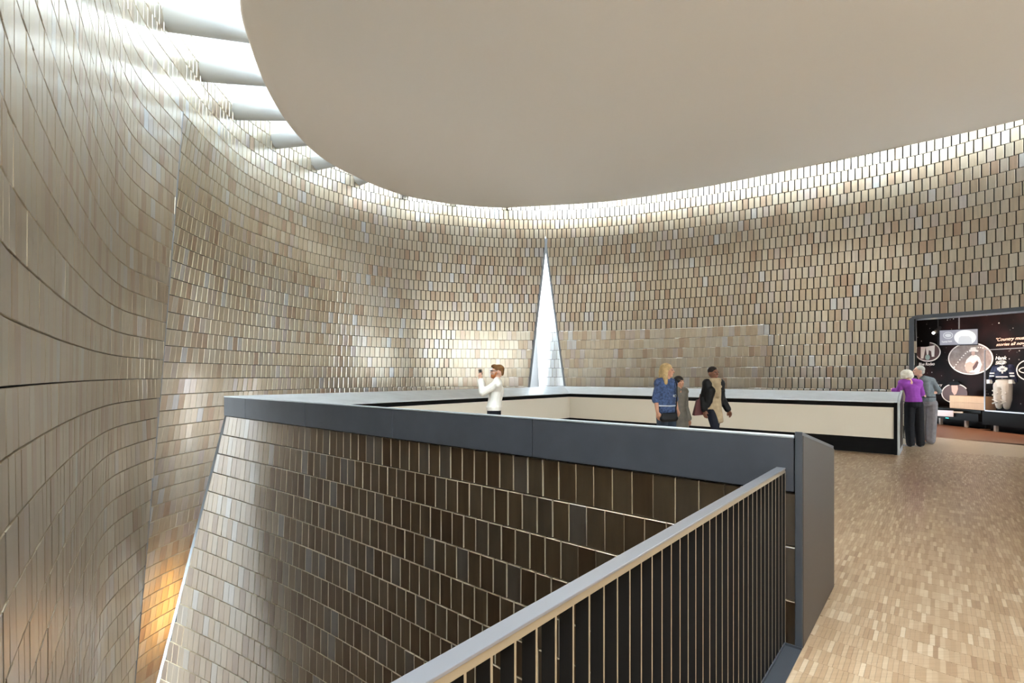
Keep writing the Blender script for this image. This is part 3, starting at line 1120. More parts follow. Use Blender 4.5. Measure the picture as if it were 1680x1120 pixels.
# emblem at the right frame edge
pr = empty('oval_emblem', (0, 0, 0))
tag(pr, 'oval outline emblem with a diamond, cut by the right frame edge', 'print')
oval_ring('print_rim', M_PRINT_W, pr, 1688, 607, 20, 17, 1.3, PX)
oval_ring('print_diamond', M_PRINT_W, pr, 1686, 607, 14, 5.5, 1.2, PX, 0, 2 * math.pi)
q = empty('wall_quotation', (0, 0, 0))
tag(q, 'two lines of slanted peach quotation lettering above the glass case', 'lettering')
text('lettering', '"Country music', M_LET2, q, 1635, 559.5, 5.0, PX, 0.35, 52, 0.01)
text('lettering', 'stories all now', M_LET2, q, 1635, 567.5, 4.6, PX, 0.35, 50, 0.01)
q = empty('wall_name', (0, 0, 0))
tag(q, 'two white slanted words lettered on the mural above the jersey', 'lettering')
text('lettering', 'Hank', M_LET, q, 1634, 590, 5.6, PX, 0.25, 19, 0.02)
text('lettering', 'Snow', M_LET, q, 1634, 597.5, 5.0, PX, 0.25, 19, 0.02)

# hanging screen
M_SCR = mat('screen_glow_grey', (0.02, 0.02, 0.02), 0.4, emit=(0.42, 0.42, 0.50), estr=0.25)
M_SCRW = mat('screen_glow_white', (0.02, 0.02, 0.02), 0.4, emit=(1, 1, 1), estr=0.33)
M_SCRL = mat('screen_glow_light', (0.02, 0.02, 0.02), 0.4, emit=(0.78, 0.80, 0.83), estr=0.29)
SX = 13.2
sc_ = empty('hanging_screen', (0, 0, 0))
tag(sc_, 'lit grey screen with a white oval hanging on a rod before the mural', 'screen')
flat('screen_body', M_BLACK, sc_, [(1541, 541), (1605, 538.5), (1605, 566), (1541, 567)], SX + 0.06, 0.05)
flat('screen_face', M_SCR, sc_, [(1542, 542), (1604, 539.5), (1604, 564.5), (1542, 566)], SX, 0.004)
flat('screen_oval', M_SCRW, sc_, [p for p in ell(1583.5, 553.5, 18, 12.2, 36) if p[1] < 564.6], SX - 0.006, 0.003)
flat('screen_figure', M_SCRL, sc_, [(1572, 564), (1573, 554), (1577, 551), (1590, 551), (1594, 555), (1595, 564)], SX - 0.010, 0.002)
oval_ring('screen_emblem', M_SCRL, sc_, 1555.5, 550, 8.2, 5.6, 1.2, SX - 0.005, th=0.003)
flat('screen_emblem', M_SCRL, sc_, ell(1555.5, 550, 5.2, 2.8, 18), SX - 0.006, 0.003)
text('lettering', 'Tommy Hunt', M_SCRW, sc_, 1545.5, 562, 2.8, SX, 0.0, 17, 0.015)
pt = on_plane_x(1573.5, 540, SX + 0.03)
one('hanger_rod', M_HANDRAIL, sc_, box, pt[0] - .012, pt[0] + .012, pt[1] - .012, pt[1] + .012, pt[2], GZ)

# display bench with feet
BX = 13.1
bench = empty('display_bench', (13.4, 14.6, 0)); bench.location = (0, 0, 0)
tag(bench, 'low black display bench under the oval prints', 'bench')
pA, pB = on_plane_x(1505, 690, BX), on_plane_x(1606, 690, BX)
M_BENCH = mat('black_lacquer', (0.005, 0.005, 0.0055), 0.6, spec=0.12)
M_FOOT = mat('pale_foot', (0.35, 0.31, 0.27), 0.5)
one('bench_body', M_BENCH, bench, box, BX, 13.84, pB[1] + 0.02, 17.0, 0.20, 0.42)
one('bench_top', mat('dark_green_glass', (0.006, 0.007, 0.006), 0.5, spec=0.12), bench, box, BX + 0.1, 13.83, pB[1] + 0.05, 17.0, 0.42, 0.512)
one('bench_base', M_BLACK, bench, box, BX + 0.25, 13.84, pB[1] + 0.05, 17.0, 0.0, 0.20)
for fx in (1541.5, 1583.5):
    f_ = on_plane_x(fx, 690, BX + 0.02)
    one('foot', M_FOOT, bench, box, BX + 0.02, BX + 0.10, f_[1] - 0.03, f_[1] + 0.03, 0.0, 0.22)
f_ = on_plane_x(1554, 690, BX)
one('indicator_light', mat('teal_indicator', (0.0, 0.1, 0.1), 0.4, emit=(0.0, 0.55, 0.5), estr=1.0), bench, box, BX - 0.006, BX, f_[1] - 0.05, f_[1] + 0.05, 0.215, 0.235)
# label board and crate
M_CRATE = wood_material('crate_pine', [(0.0, (0.50, 0.30, 0.16)), (1.0, (0.56, 0.36, 0.20))], 0.6)
pa, pb = on_plane_x(1558, 670, 13.25), on_plane_x(1614, 670, 13.25)
zc0, zc1 = on_plane_x(1585, 671, 13.25)[2], on_plane_x(1585, 649.5, 13.25)[2]
cr = empty('wooden_crate', (13.5, (pa[1] + pb[1]) / 2, zc0)); cr.location = (0, 0, 0)
tag(cr, 'plain pine crate lying on the black display bench', 'crate')
hh = (zc1 - zc0) / 2
for i in range(2):
    one('crate_plank', M_CRATE, cr, box, 13.25, 13.27, pb[1], pa[1], zc0 + i * hh + 0.002, zc0 + (i + 1) * hh - 0.002, bevel=0.002)
one('crate_side', M_CRATE, cr, box, 13.27, 13.6, pa[1] - 0.02, pa[1], zc0, zc1)
one('crate_side', M_CRATE, cr, box, 13.27, 13.6, pb[1], pb[1] + 0.02, zc0, zc1)
one('crate_lid', M_CRATE, cr, box, 13.27, 13.6, pb[1] + 0.021, pa[1] - 0.021, zc1 - 0.02, zc1)
pl = empty('label_board', (0, 0, 0))
tag(pl, 'pale pink caption board leaning on the front of the bench', 'board')
flat('board_face', mat('pink_caption_card', (0.66, 0.54, 0.51), 0.6), pl, [(1529, 672), (1564.5, 673.5), (1564.5, 683.5), (1529, 681.5)], BX - 0.03, 0.02)
flat('board_slip', mat('tan_caption_card', (0.55, 0.42, 0.30), 0.6), pl, [(1565, 674.5), (1580, 675), (1580, 677.5), (1565, 677)], BX - 0.02, 0.015)

# glass case with the jersey and trousers
CX = 12.95
case = empty('display_case', (0, 0, 0))
tag(case, 'glass display case with slim steel edges at the right frame edge', 'display case')
M_GLASS = mat('clear_glass', (1, 1, 1), 0.0, trans=1.0, ior=1.45)
q0, q1 = on_plane_x(1616, 640, CX), on_plane_x(1684, 640, CX)
ztop, zbot = on_plane_x(1650, 572, CX)[2], on_plane_x(1650, 675, CX)[2]
one('glass_pane', M_GLASS, case, box, CX, CX + 0.008, q1[1], q0[1], zbot, ztop)
one('case_edge', M_HANDRAIL, case, box, CX - .012, CX + .012, q0[1] - .012, q0[1] + .018, zbot, ztop)
one('case_edge', M_HANDRAIL, case, box, CX - .012, CX + .012, q1[1] - .018, q1[1] + .012, zbot, ztop)
one('case_edge', M_HANDRAIL, case, box, CX - .008, CX + .012, q1[1], q0[1], ztop - 0.01, ztop + 0.01)
one('case_edge', M_HANDRAIL, case, box, CX - .012, CX + .012, q1[1], q0[1], zbot - 0.025, zbot + 0.005)
one('case_base', M_BENCH, case, box, CX, 13.84, q1[1] - 0.6, q0[1] + 0.08, 0.16, zbot - 0.026)
one('case_plinth', M_BLACK, case, box, CX + 0.2, 13.84, q1[1] - 0.6, q0[1] + 0.05, 0.0, 0.16)
f_ = on_plane_x(1632, 695, CX + 0.02)
one('foot', M_FOOT, case, box, CX + 0.02, CX + 0.10, f_[1] - 0.03, f_[1] + 0.03, 0.0, 0.2)


# ---- smooth solids out of overlapping rounded pieces (used for clothes and people)
def sphere_pts(c, r, n=10):
    out = []
    for i in range(n + 1):
        th = math.pi * i / n
        for j in range(2 * n):
            ph = math.pi * j / n
            out.append((c[0] + r[0] * math.sin(th) * math.cos(ph), c[1] + r[1] * math.sin(th) * math.sin(ph), c[2] + r[2] * math.cos(th)))
    return out


def hull(bm, pts):
    vs = [bm.verts.new(p) for p in pts]
    r = bmesh.ops.convex_hull(bm, input=vs)
    junk = [v for v in vs if v.is_valid and not v.link_faces]
    bmesh.ops.delete(bm, geom=junk, context='VERTS')


def blob(bm, c, r, rz=0.0, n=7):
    pts = sphere_pts((0, 0, 0), r if isinstance(r, (tuple, list)) else (r, r, r), n)
    cs, sn = math.cos(rz), math.sin(rz)
    hull(bm, [(c[0] + cs * x - sn * y, c[1] + sn * x + cs * y, c[2] + z) for x, y, z in pts])


def limb(bm, p0, p1, r0, r1, n=6):
    hull(bm, sphere_pts(p0, (r0,) * 3, n) + sphere_pts(p1, (r1,) * 3, n))


def limb2(bm, c0, r0, c1, r1, rz=0.0, n=7):
    """loft between two ellipsoids turned by rz"""
    cs, sn = math.cos(rz), math.sin(rz)
    pts = []
    for c, r in ((c0, r0), (c1, r1)):
        pts += [(c[0] + cs * x - sn * y, c[1] + sn * x + cs * y, c[2] + z) for x, y, z in sphere_pts((0, 0, 0), r, n)]
    hull(bm, pts)


def fuse(name, bm, m, parent, voxel=0.009, smooth=4):
    o = bm_obj(name, bm, m, None)
    md = o.modifiers.new('r', 'REMESH'); md.mode = 'VOXEL'; md.voxel_size = voxel; md.use_smooth_shade = True
    if smooth:
        ms = o.modifiers.new('s', 'SMOOTH'); ms.iterations = smooth; ms.factor = 0.5
    dg = bpy.context.evaluated_depsgraph_get()
    me = bpy.data.meshes.new_from_object(o.evaluated_get(dg))
    old = o.data
    o.modifiers.clear()
    o.data = me
    bpy.data.meshes.remove(old)
    me.name = name
    if not me.materials:
        me.materials.append(m)
    me.polygons.foreach_set('use_smooth', np.ones(len(me.polygons), dtype=bool))
    o.parent = parent
    return o


# jersey on its stand (faces -x); local y to the left in the picture
JX = 13.3
jy = on_plane_x(1646, 600, JX)[1]


def jz(py):
    return on_plane_x(1646, py, JX)[2]


def jyy(px):
    return on_plane_x(px, 600, JX)[1]


M_NAVY = mat('navy_wool', (0.014, 0.017, 0.055), 0.75)
M_WOOLW = mat('white_wool', (0.78, 0.75, 0.70), 0.8)
M_TROU = mat('cream_cotton_trousers', (0.66, 0.58, 0.49), 0.85)
j = empty('hockey_jersey', (0, 0, 0))
tag(j, 'navy hockey jersey with white leaf crest and striped sleeves in the glass case', 'jersey')
bm = bmesh.new()
limb2(bm, (JX, jy, jz(602)), (0.11, 0.24, 0.05), (JX, jy, jz(618)), (0.12, 0.23, 0.04))
for s, x0, x1, x2 in ((1, 1634, 1629, 1627), (-1, 1658, 1663, 1666)):
    limb(bm, (JX, jyy(x0), jz(602.5)), (JX, jyy(x1), jz(613)), 0.085, 0.07)
    limb(bm, (JX, jyy(x1), jz(613)), (JX, jyy(x2), jz(624)), 0.07, 0.06)
fuse('jersey_cloth', bm, M_NAVY, j, 0.014)
oval_ring('collar', M_WOOLW, j, 1645.5, 594.5, 6, 3.2, 1.4, JX - 0.08, th=0.04)
for x1, y1, x2, y2 in ((1624.5, 611, 1632, 613), (1624, 615.5, 1631, 617.5), (1656.5, 611, 1664, 613), (1657.5, 615.5, 1665, 617.5), (1634.5, 617, 1654, 619)):
    flat('stripe', M_WOOLW, j, [(x1, y1), (x2, y1), (x2, y2), (x1, y2)], JX - 0.118, 0.012)
for x1, x2 in ((1623.5, 1628.5), (1659.5, 1666)):
    flat('cuff', M_WOOLW, j, [(x1, 622.5), (x2, 622.5), (x2, 629), (x1, 629)], JX - 0.02, 0.08)
leaf = [(0, -1), (.22, -.62), (.42, -.75), (.38, -.35), (.6, -.5), (.72, -.38), (1, -.3), (.85, -.05), (.95, .12), (.55, .4), (.58, .55), (.15, .52), (.12, 1),
        (-.12, 1), (-.15, .52), (-.58, .55), (-.55, .4), (-.95, .12), (-.85, -.05), (-1, -.3), (-.72, -.38), (-.6, -.5), (-.38, -.35), (-.42, -.75), (-.22, -.62)]
flat('leaf_crest', M_WOOLW, j, [(1645 + 9 * x, 605.5 + 7 * y) for x, y in leaf], JX - 0.122, 0.010)
flat('crest_band', mat('crest_grey_print', (0.30, 0.29, 0.30), 0.7), j, ell(1645, 605.5, 3.6, 1.8, 16), JX - 0.134, 0.004)
tr = empty('hockey_trousers', (0, 0, 0))
tag(tr, 'loose cream padded trousers hanging under the navy jersey', 'trousers')
bm = bmesh.new()
limb2(bm, (JX, jy, jz(624)), (0.10, 0.20, 0.04), (JX, jy, jz(634)), (0.11, 0.21, 0.04))
for xk, xf in ((1638.5, 1639), (1652.5, 1652)):
    limb(bm, (JX, jyy(xk), jz(632)), (JX, jyy(xk), jz(655)), 0.115, 0.105)
    limb(bm, (JX, jyy(xk), jz(655)), (JX, jyy(xf), jz(667)), 0.105, 0.07)
fuse('trouser_cloth', bm, M_TROU, tr, 0.014, 2)
for k, yy in enumerate((641, 648, 656, 662)):
    for xk in (1638.5, 1652.5):
        p0, p1 = (JX - 0.09, jyy(xk - 4), jz(yy)), (JX - 0.09, jyy(xk + 4), jz(yy + 3 * (-1) ** k))
        one('trouser_fold', M_TROU, tr, limb, p0, p1, 0.022, 0.014)

# gallery spot lamp and lighting
spx = on_plane_x(1531.5, 546, 12.6)
sp = empty('spot_lamp', spx)
tag(sp, 'small bright spot lamp under the dark gallery ceiling', 'lamp')
sp.location = (0, 0, 0)
one('lamp_lens', mat('lamp_glow', (1, 0.9, 0.7), 0.4, emit=(1.0, 0.82, 0.5), estr=40), sp, blob, spx, (0.03, 0.035, 0.035))
one('lamp_body', M_BLACK, sp, limb, (spx[0] + 0.1, spx[1] + 0.02, spx[2] + 0.05), (spx[0] + 0.22, spx[1] + 0.05, spx[2] + 0.16), 0.06, 0.05)
one('lamp_stem', M_BLACK, sp, box, spx[0] + 0.15, spx[0] + 0.17, spx[1] + 0.02, spx[1] + 0.04, spx[2] + 0.12, GZ)
area_light('gallery_track_light', (11.9, 12.9, 3.35), (13.8, 14.0, 1.2), 0.5, 55, (1.0, 0.80, 0.66))
area_light('case_track_light', (12.2, 12.2, 3.35), (13.5, 13.2, 1.2), 0.3, 16, (1.0, 0.86, 0.74))

# ---------------------------------------------------------------- people
M_SKIN = mat('light_skin', (0.62, 0.36, 0.26), 0.5)
M_SKIN2 = mat('brown_skin', (0.20, 0.085, 0.05), 0.5)
M_SKIN3 = mat('tan_skin', (0.50, 0.25, 0.16), 0.5)
M_EYE = mat('eye_dark', (0.03, 0.02, 0.02), 0.3)
M_LIP = mat('lip_red', (0.40, 0.14, 0.11), 0.5)


def cloth(name, col, rough=0.85, var=0.15, scale=14):
    m = mat(name, col, rough, spec=0.2)
    n, l, b = nodes_of(m)
    f = noise(m.node_tree, scale, 4, 0.6)
    l.new(ramp(m.node_tree, f, [(0.3, tuple(c * (1 - var) for c in col)), (0.7, tuple(c * (1 + var) for c in col))]), b.inputs['Base Color'])
    bp = n.new('ShaderNodeBump'); bp.inputs['Strength'].default_value = 0.35; bp.inputs['Distance'].default_value = 0.02
    l.new(noise(m.node_tree, 9, 3, 0.5), bp.inputs['Height'])
    l.new(bp.outputs['Normal'], b.inputs['Normal'])
    return m


def vadd(p, q, s=1.0):
    return (p[0] + q[0] * s, p[1] + q[1] * s, p[2] + q[2] * s)


def norm(v):
    L = math.sqrt(sum(c * c for c in v)) or 1
    return tuple(c / L for c in v)


def cross(a, b):
    return (a[1] * b[2] - a[2] * b[1], a[2] * b[0] - a[0] * b[2], a[0] * b[1] - a[1] * b[0])


def lerp(p, q, t):
    return tuple(p[i] + (q[i] - p[i]) * t for i in range(3))


def skeleton(h, f):
    """standing joints for a person of height h facing f (unit vector in plan)"""
    k = h / 1.75
    f = norm((f[0], f[1], 0))
    r = (f[1], -f[0], 0)            # the person's right-hand side
    J = {'f': f, 'r': r, 'k': k, 'hf': f}
    for s, n in ((1, 'R'), (-1, 'L')):
        J['sh' + n] = (r[0] * .175 * k * s, r[1] * .175 * k * s, 1.43 * k)
        J['el' + n] = (r[0] * .225 * k * s - f[0] * .02, r[1] * .225 * k * s - f[1] * .02, 1.13 * k)
        J['wr' + n] = (r[0] * .235 * k * s + f[0] * .05, r[1] * .235 * k * s + f[1] * .05, 0.89 * k)
        J['hip' + n] = (r[0] * .088 * k * s, r[1] * .088 * k * s, 0.92 * k)
        J['kn' + n] = (r[0] * .09 * k * s + f[0] * .015, r[1] * .09 * k * s + f[1] * .015, 0.49 * k)
        J['an' + n] = (r[0] * .09 * k * s - f[0] * .02, r[1] * .09 * k * s - f[1] * .02, 0.085 * k)
        J['hd' + n] = (0, 0, -1)
    J['pelvis'] = (0, 0, 0.97 * k)
    J['waist'] = (0, 0, 1.10 * k)
    J['chest'] = (0, 0, 1.32 * k)
    J['neck'] = (f[0] * .01, f[1] * .01, 1.47 * k)
    J['head'] = (f[0] * .03, f[1] * .03, 1.635 * k)
    return J


def hand(bm, wr, d, side, k, palm_n, curl=0.5):
    """palm, four bent fingers of unequal length and a thumb from the side of the palm"""
    d = norm(d)
    s = norm(cross(d, palm_n))
    n = norm(cross(s, d))
    pc = vadd(wr, d, 0.05 * k)
    hull(bm, sum([sphere_pts(vadd(vadd(wr, d, a * k), s, b * k), (0.013 * k,) * 3, 4) for a, b in ((0.01, .016), (0.01, -.016), (0.085, .032), (0.085, -.032))], []))
    for i, (off, ln) in enumerate(((.031, .030), (.011, .036), (-.010, .034), (-.030, .026))):
        p0 = vadd(vadd(wr, d, 0.085 * k), s, off * k)
        d1 = norm(vadd(d, n, curl * 0.8))
        p1 = vadd(p0, d1, ln * k * 1.15)
        d2 = norm(vadd(d, n, curl * 2.2))
        p2 = vadd(p1, d2, ln * k)
        limb(bm, p0, p1, .0095 * k, .0088 * k, 4)
        limb(bm, p1, p2, .0088 * k, .0075 * k, 4)
    t0 = vadd(vadd(wr, d, 0.03 * k), s, .028 * k * side)
    t1 = vadd(vadd(t0, d, .03 * k), s, .024 * k * side)
    t1 = vadd(t1, n, .012 * k)
    t2 = vadd(vadd(t1, d, .028 * k), n, .012 * k)
    limb(bm, t0, t1, .013 * k, .0105 * k, 4)
    limb(bm, t1, t2, .0105 * k, .009 * k, 4)


def yaw_of(f):
    return math.atan2(f[1], f[0])


def head_shape(bm, J):
    k, hf, c = J['k'], J['hf'], J['head']
    y = yaw_of(hf)
    r = (hf[1], -hf[0], 0)
    blob(bm, vadd(c, hf, -.012 * k), (.093 * k, .074 * k, .098 * k), y, 8)
    blob(bm, vadd(vadd(c, hf, .028 * k), (0, 0, 1), -.035 * k), (.062 * k, .058 * k, .075 * k), y, 8)
    limb(bm, vadd(vadd(c, hf, .062 * k), (0, 0, 1), -.088 * k), vadd(vadd(c, hf, .03 * k), (0, 0, 1), -.07 * k), .022 * k, .045 * k)
    limb(bm, vadd(vadd(c, hf, .083 * k), (0, 0, 1), .012 * k), vadd(vadd(c, hf, .104 * k), (0, 0, 1), -.030 * k), .009 * k, .014 * k, 4)
    for s in (-1, 1):
        blob(bm, vadd(vadd(vadd(c, r, .074 * k * s), (0, 0, 1), -.012 * k), hf, -.015 * k), (.018 * k, .010 * k, .030 * k), y, 5)
        blob(bm, vadd(vadd(vadd(c, r, .030 * k * s), (0, 0, 1), .022 * k), hf, .074 * k), (.012 * k, .024 * k, .008 * k), y, 5)
        blob(bm, vadd(vadd(vadd(c, r, .035 * k * s), (0, 0, 1), -.025 * k), hf, .060 * k), (.022 * k, .022 * k, .020 * k), y, 5)
    limb(bm, vadd(J['neck'], (0, 0, 1), -.04 * k), vadd(c, (0, 0, 1), -.06 * k), .056 * k, .050 * k)


def torso(bm, J, g=0.0, lo='pelvis', w=1.0, belly=0.0):
    k, y = J['k'], yaw_of(J['f'])
    ch = (.105 * k + g, .150 * k * w + g, .10 * k)
    wa = (.092 * k + g + belly, .132 * k * w + g, .08 * k)
    pe = (.105 * k + g + belly * .6, .150 * k * w + g, .085 * k)
    limb2(bm, J['chest'], ch, J['waist'], wa, y)
    limb2(bm, J['waist'], wa, J['pelvis'], pe, y)
    for n in 'LR':
        limb(bm, lerp(J['neck'], J['sh' + n], 0.25), J['sh' + n], .050 * k + g * .7, .062 * k + g)
        limb(bm, J['sh' + n], vadd(J['chest'], (0, 0, 1), -.05 * k), .062 * k + g, .09 * k + g)


def arms(bm, J, g=0.0, to=1.0, cuff=0.0):
    k = J['k']
    for n in 'LR':
        limb(bm, J['sh' + n], J['el' + n], .050 * k + g, .040 * k + g)
        if to > 0:
            e = lerp(J['el' + n], J['wr' + n], to)
            limb(bm, J['el' + n], e, .040 * k + g, .028 * k + g + cuff)


def legs(bm, J, g=0.0, to=1.0, wide=0.0):
    k = J['k']
    for n in 'LR':
        limb(bm, J['hip' + n], J['kn' + n], .083 * k + g, .056 * k + g + wide)
        limb(bm, J['kn' + n], lerp(J['kn' + n], J['an' + n], to), .056 * k + g + wide, .040 * k + g + wide * 1.3)


def shoes(root, J, m):
    k, f = J['k'], J['f']
    for n in 'LR':
        a = J['an' + n]
        bm = bmesh.new()
        zb = a[2] - .085 * k
        limb2(bm, vadd((a[0], a[1], zb + .035 * k), f, -.03 * k), (.04 * k, .036 * k, .034 * k), vadd((a[0], a[1], zb + .026 * k), f, .13 * k), (.05 * k, .042 * k, .025 * k), yaw_of(f))
        limb(bm, (a[0], a[1], zb + .04 * k), (a[0], a[1], zb + .10 * k), .043 * k, .045 * k)
        fuse('shoe', bm, m, root, 0.012, 2)


def face_parts(root, J):
    k, hf, c = J['k'], J['hf'], J['head']
    r = (hf[1], -hf[0], 0)
    for s in (-1, 1):
        one('eye', M_EYE, root, blob, vadd(vadd(vadd(c, r, .030 * k * s), (0, 0, 1), .004 * k), hf, .082 * k), (.010 * k, .012 * k, .007 * k), yaw_of(hf), smooth=True)
    one('mouth', M_LIP, root, blob, vadd(vadd(c, (0, 0, 1), -.062 * k), hf, .086 * k), (.008 * k, .022 * k, .006 * k), yaw_of(hf), smooth=True)


def make_body(root, J, skin, curlL=0.5, curlR=0.5, feet=True, w=1.0, belly=0.0):
    bm = bmesh.new()
    head_shape(bm, J)
    torso(bm, J, 0.0, w=w, belly=belly)
    arms(bm, J)
    legs(bm, J)
    k = J['k']
    for n, sd in (('L', -1), ('R', 1)):
        d = norm(tuple(J['wr' + n][i] - J['el' + n][i] for i in range(3)))
        dd = J.get('dir' + n, d)
        pn = J.get('palm' + n, (J['r'][0] * -sd, J['r'][1] * -sd, 0))
        limb(bm, J['wr' + n], vadd(J['wr' + n], dd, .02 * k), .027 * k, .022 * k, 4)
        hand(bm, J['wr' + n], dd, J.get('thumb' + n, 1), k, pn, curlL if n == 'L' else curlR)
        a = J['an' + n]
        limb(bm, a, vadd((a[0], a[1], a[2] - .05 * k), J['f'], .1 * k), .038 * k, .028 * k)
    body = fuse('body', bm, skin, root, 0.0075, 3)
    face_parts(body, J)


def new_person(label, px, Y):
    root = empty('person', ((px - 840) / FPX * Y, Y, 0.0))
    tag(root, label, 'person')
    return root


# --- man in a white sweater, photographing to the left
Y = 7.6
P = new_person('bearded man in white sweater holding up a phone behind the front parapet', 812, Y)
J = skeleton(1.665, (-1, 0))
q = lambda px, py, dy=0.0: ((px - 812) / FPX * Y, dy, EYE + (HORIZ - py) / FPX * Y)
J['head'] = q(816, 608.6); J['neck'] = q(815.5, 623); J['chest'] = q(814.5, 639); J['waist'] = q(812, 657); J['pelvis'] = q(810.5, 670)
for n, s in (('R', 1), ('L', -1)):
    dy = .165 * s
    J['sh' + n] = q(815.5, 629, dy)
    J['el' + n] = q(793, 643.5, dy * .95 + .02 * s)
    J['wr' + n] = q(788.6, 623.5, dy * .45)
    J['dir' + n] = norm((-.10, -.25 * s, 1))
    J['palm' + n] = norm((.6, -.5 * s, 0)); J['thumb' + n] = -s
for n in 'LR':
    h_ = J['hip' + n]; J['hip' + n] = (h_[0] - .01, h_[1], h_[2] - 0.02)
make_body(P, J, M_SKIN, 0.45, 0.45)
M_SWEAT = cloth('white_knit', (0.80, 0.78, 0.73), 0.9, 0.05)
bm = bmesh.new(); torso(bm, J, 0.018); arms(bm, J, 0.016, 0.93, 0.006)
limb2(bm, vadd(J['pelvis'], (0, 0, .03)), (.125, .165, .03), vadd(J['pelvis'], (0, 0, -.01)), (.120, .160, .03), math.pi)
fuse('sweater', bm, M_SWEAT, P)
bm = bmesh.new(); legs(bm, J, 0.014, 1.0, .01); limb2(bm, vadd(J['pelvis'], (0, 0, -.02)), (.11, .155, .05), vadd(J['pelvis'], (0, 0, -.09)), (.11, .155, .05), math.pi)
fuse('trousers', bm, cloth('black_denim', (0.012, 0.013, 0.018)), P)
shoes(P, J, M_BLACK)
k = J['k']; c = J['head']
bm = bmesh.new()
blob(bm, vadd(c, (.022, 0, .030)), (.094 * k, .080 * k, .078 * k)); blob(bm, vadd(c, (-.045, 0, .075)), (.052, .060, .030)); blob(bm, vadd(c, (.075, 0, -.01)), (.03, .062, .065))
fuse('hair', bm, cloth('auburn_hair', (0.16, 0.075, 0.025), 0.6, 0.3, 30), P)
bm = bmesh.new()
blob(bm, vadd(c, (-.055, 0, -.082)), (.050, .050, .034)); limb(bm, vadd(c, (-.04, .055, -.07)), vadd(c, (-.01, .066, -.02)), .018, .012); limb(bm, vadd(c, (-.04, -.055, -.07)), vadd(c, (-.01, -.066, -.02)), .018, .012)
blob(bm, vadd(c, (-.093, 0, -.052)), (.012, .028, .008))
fuse('beard', bm, cloth('ginger_beard', (0.36, 0.12, 0.04), 0.7, 0.3, 30), P, 0.007)
bm = bmesh.new()
for s in (-1, 1):
    limb(bm, vadd(c, (-.098, .014 * s, .006)), vadd(c, (-.094, .052 * s, .006)), .009, .009, 4)
    limb(bm, vadd(c, (-.092, .060 * s, .008)), vadd(c, (.0, .077 * s, .006)), .004, .004, 4)
limb(bm, vadd(c, (-.100, -.016, .01)), vadd(c, (-.100, .016, .01)), .004, .004, 4)
bm_obj('glasses', bm, mat('black_glasses', (0.01, 0.01, 0.012), 0.3), P)
ph = q(789.3, 608.8)
phone = empty('phone', (P.location[0] + ph[0], Y, ph[2] - 0.05))
tag(phone, 'small black phone held up in both hands of the bearded man', 'phone')
o = one('phone_body', mat('black_phone_case', (0.008, 0.007, 0.008), 0.35), phone, box, -0.006 - .012, .016 - .012, -0.062, 0.062, 0.0, 0.082, bevel=0.005)
phone.rotation_euler = (0, -0.12, 0.35)
one('phone_lens', mat('phone_lens_glass', (0.05, 0.05, 0.06), 0.1), phone, blob, (-.019, 0.035, 0.065), (.004, .008, .008))

# --- woman in a blue patterned blouse
Y = 7.7
P = new_person('blonde woman in blue striped blouse with black shoulder bag, near the court middle', 1093, Y)
J = skeleton(1.68, (0.45, -0.89))
q = lambda px, py, dy=0.0: ((px - 1093) / FPX * Y, dy, EYE + (HORIZ - py) / FPX * Y)
J['hf'] = norm((0.85, -0.5, 0)); J['head'] = q(1095, 607.5); J['neck'] = q(1094, 624)
J['shL'] = q(1104, 630, .04); J['shR'] = q(1081, 629, -.03)
J['elL'] = q(1108, 652, .06); J['elR'] = q(1074.5, 653, -.04); J['wrL'] = q(1110.5, 670, .0); J['wrR'] = q(1075.5, 674, -.10)
J['chest'] = q(1094, 643); J['waist'] = q(1093, 660); J['pelvis'] = q(1094, 676)
make_body(P, J, M_SKIN3, 0.5, 0.5)
M_BLOUSE = cloth('blue_pattern_cotton', (0.05, 0.078, 0.165), 0.85, 0.6, 30)
bm = bmesh.new(); torso(bm, J, 0.03); arms(bm, J, 0.022, 0.12, .015)
limb2(bm, vadd(J['pelvis'], (0, 0, .06)), (.12, .165, .05), vadd(J['pelvis'], (0, 0, .0)), (.125, .172, .03), yaw_of(J['f']))
fuse('blouse', bm, M_BLOUSE, P)
bm = bmesh.new(); yw = yaw_of(J['f'])
for zz_, hh_, mm in ((1.08, .012, 'w'),):
    limb2(bm, (J['waist'][0], 0, 1.045), (.132, .178, .012), (J['waist'][0], 0, 1.035), (.132, .178, .012), yw)
fuse('hem_stripe', bm, cloth('pale_stripe', (0.55, 0.58, 0.66)), P, 0.006, 1)
bm = bmesh.new(); legs(bm, J, 0.014, 1.0); limb2(bm, vadd(J['pelvis'], (0, 0, 0)), (.11, .158, .05), vadd(J['pelvis'], (0, 0, -.08)), (.11, .155, .05), yw)
fuse('jeans', bm, cloth('dark_blue_denim', (0.035, 0.050, 0.075)), P)
shoes(P, J, M_BLACK)
c = J['head']; k = J['k']; hf = J['hf']
bm = bmesh.new()
blob(bm, vadd(vadd(c, hf, -.025), (0, 0, .028)), (.10, .085, .09), yaw_of(hf))
limb(bm, vadd(vadd(c, hf, -.06), (0, 0, -.02)), vadd(vadd(c, hf, -.07), (-.01, -.02, -.20)), .075, .055)
limb(bm, vadd(c, (-.05, -.05, 0.02)), vadd(c, (-.055, -.08, -.19)), .045, .035); limb(bm, vadd(c, (.03, .07, 0.02)), vadd(c, (.03, .08, -.15)), .035, .028)
fuse('hair', bm, cloth('blonde_hair', (0.42, 0.29, 0.14), 0.6, 0.25, 30), P)
bag = empty('shoulder_bag', (P.location[0] + q(1089, 680)[0], Y - .25, q(1089, 690)[2]))
tag(bag, 'black leather shoulder bag at the hip of the blonde woman', 'bag')
M_LEATH = mat('black_leather', (0.008, 0.008, 0.009), 0.5, spec=0.2)
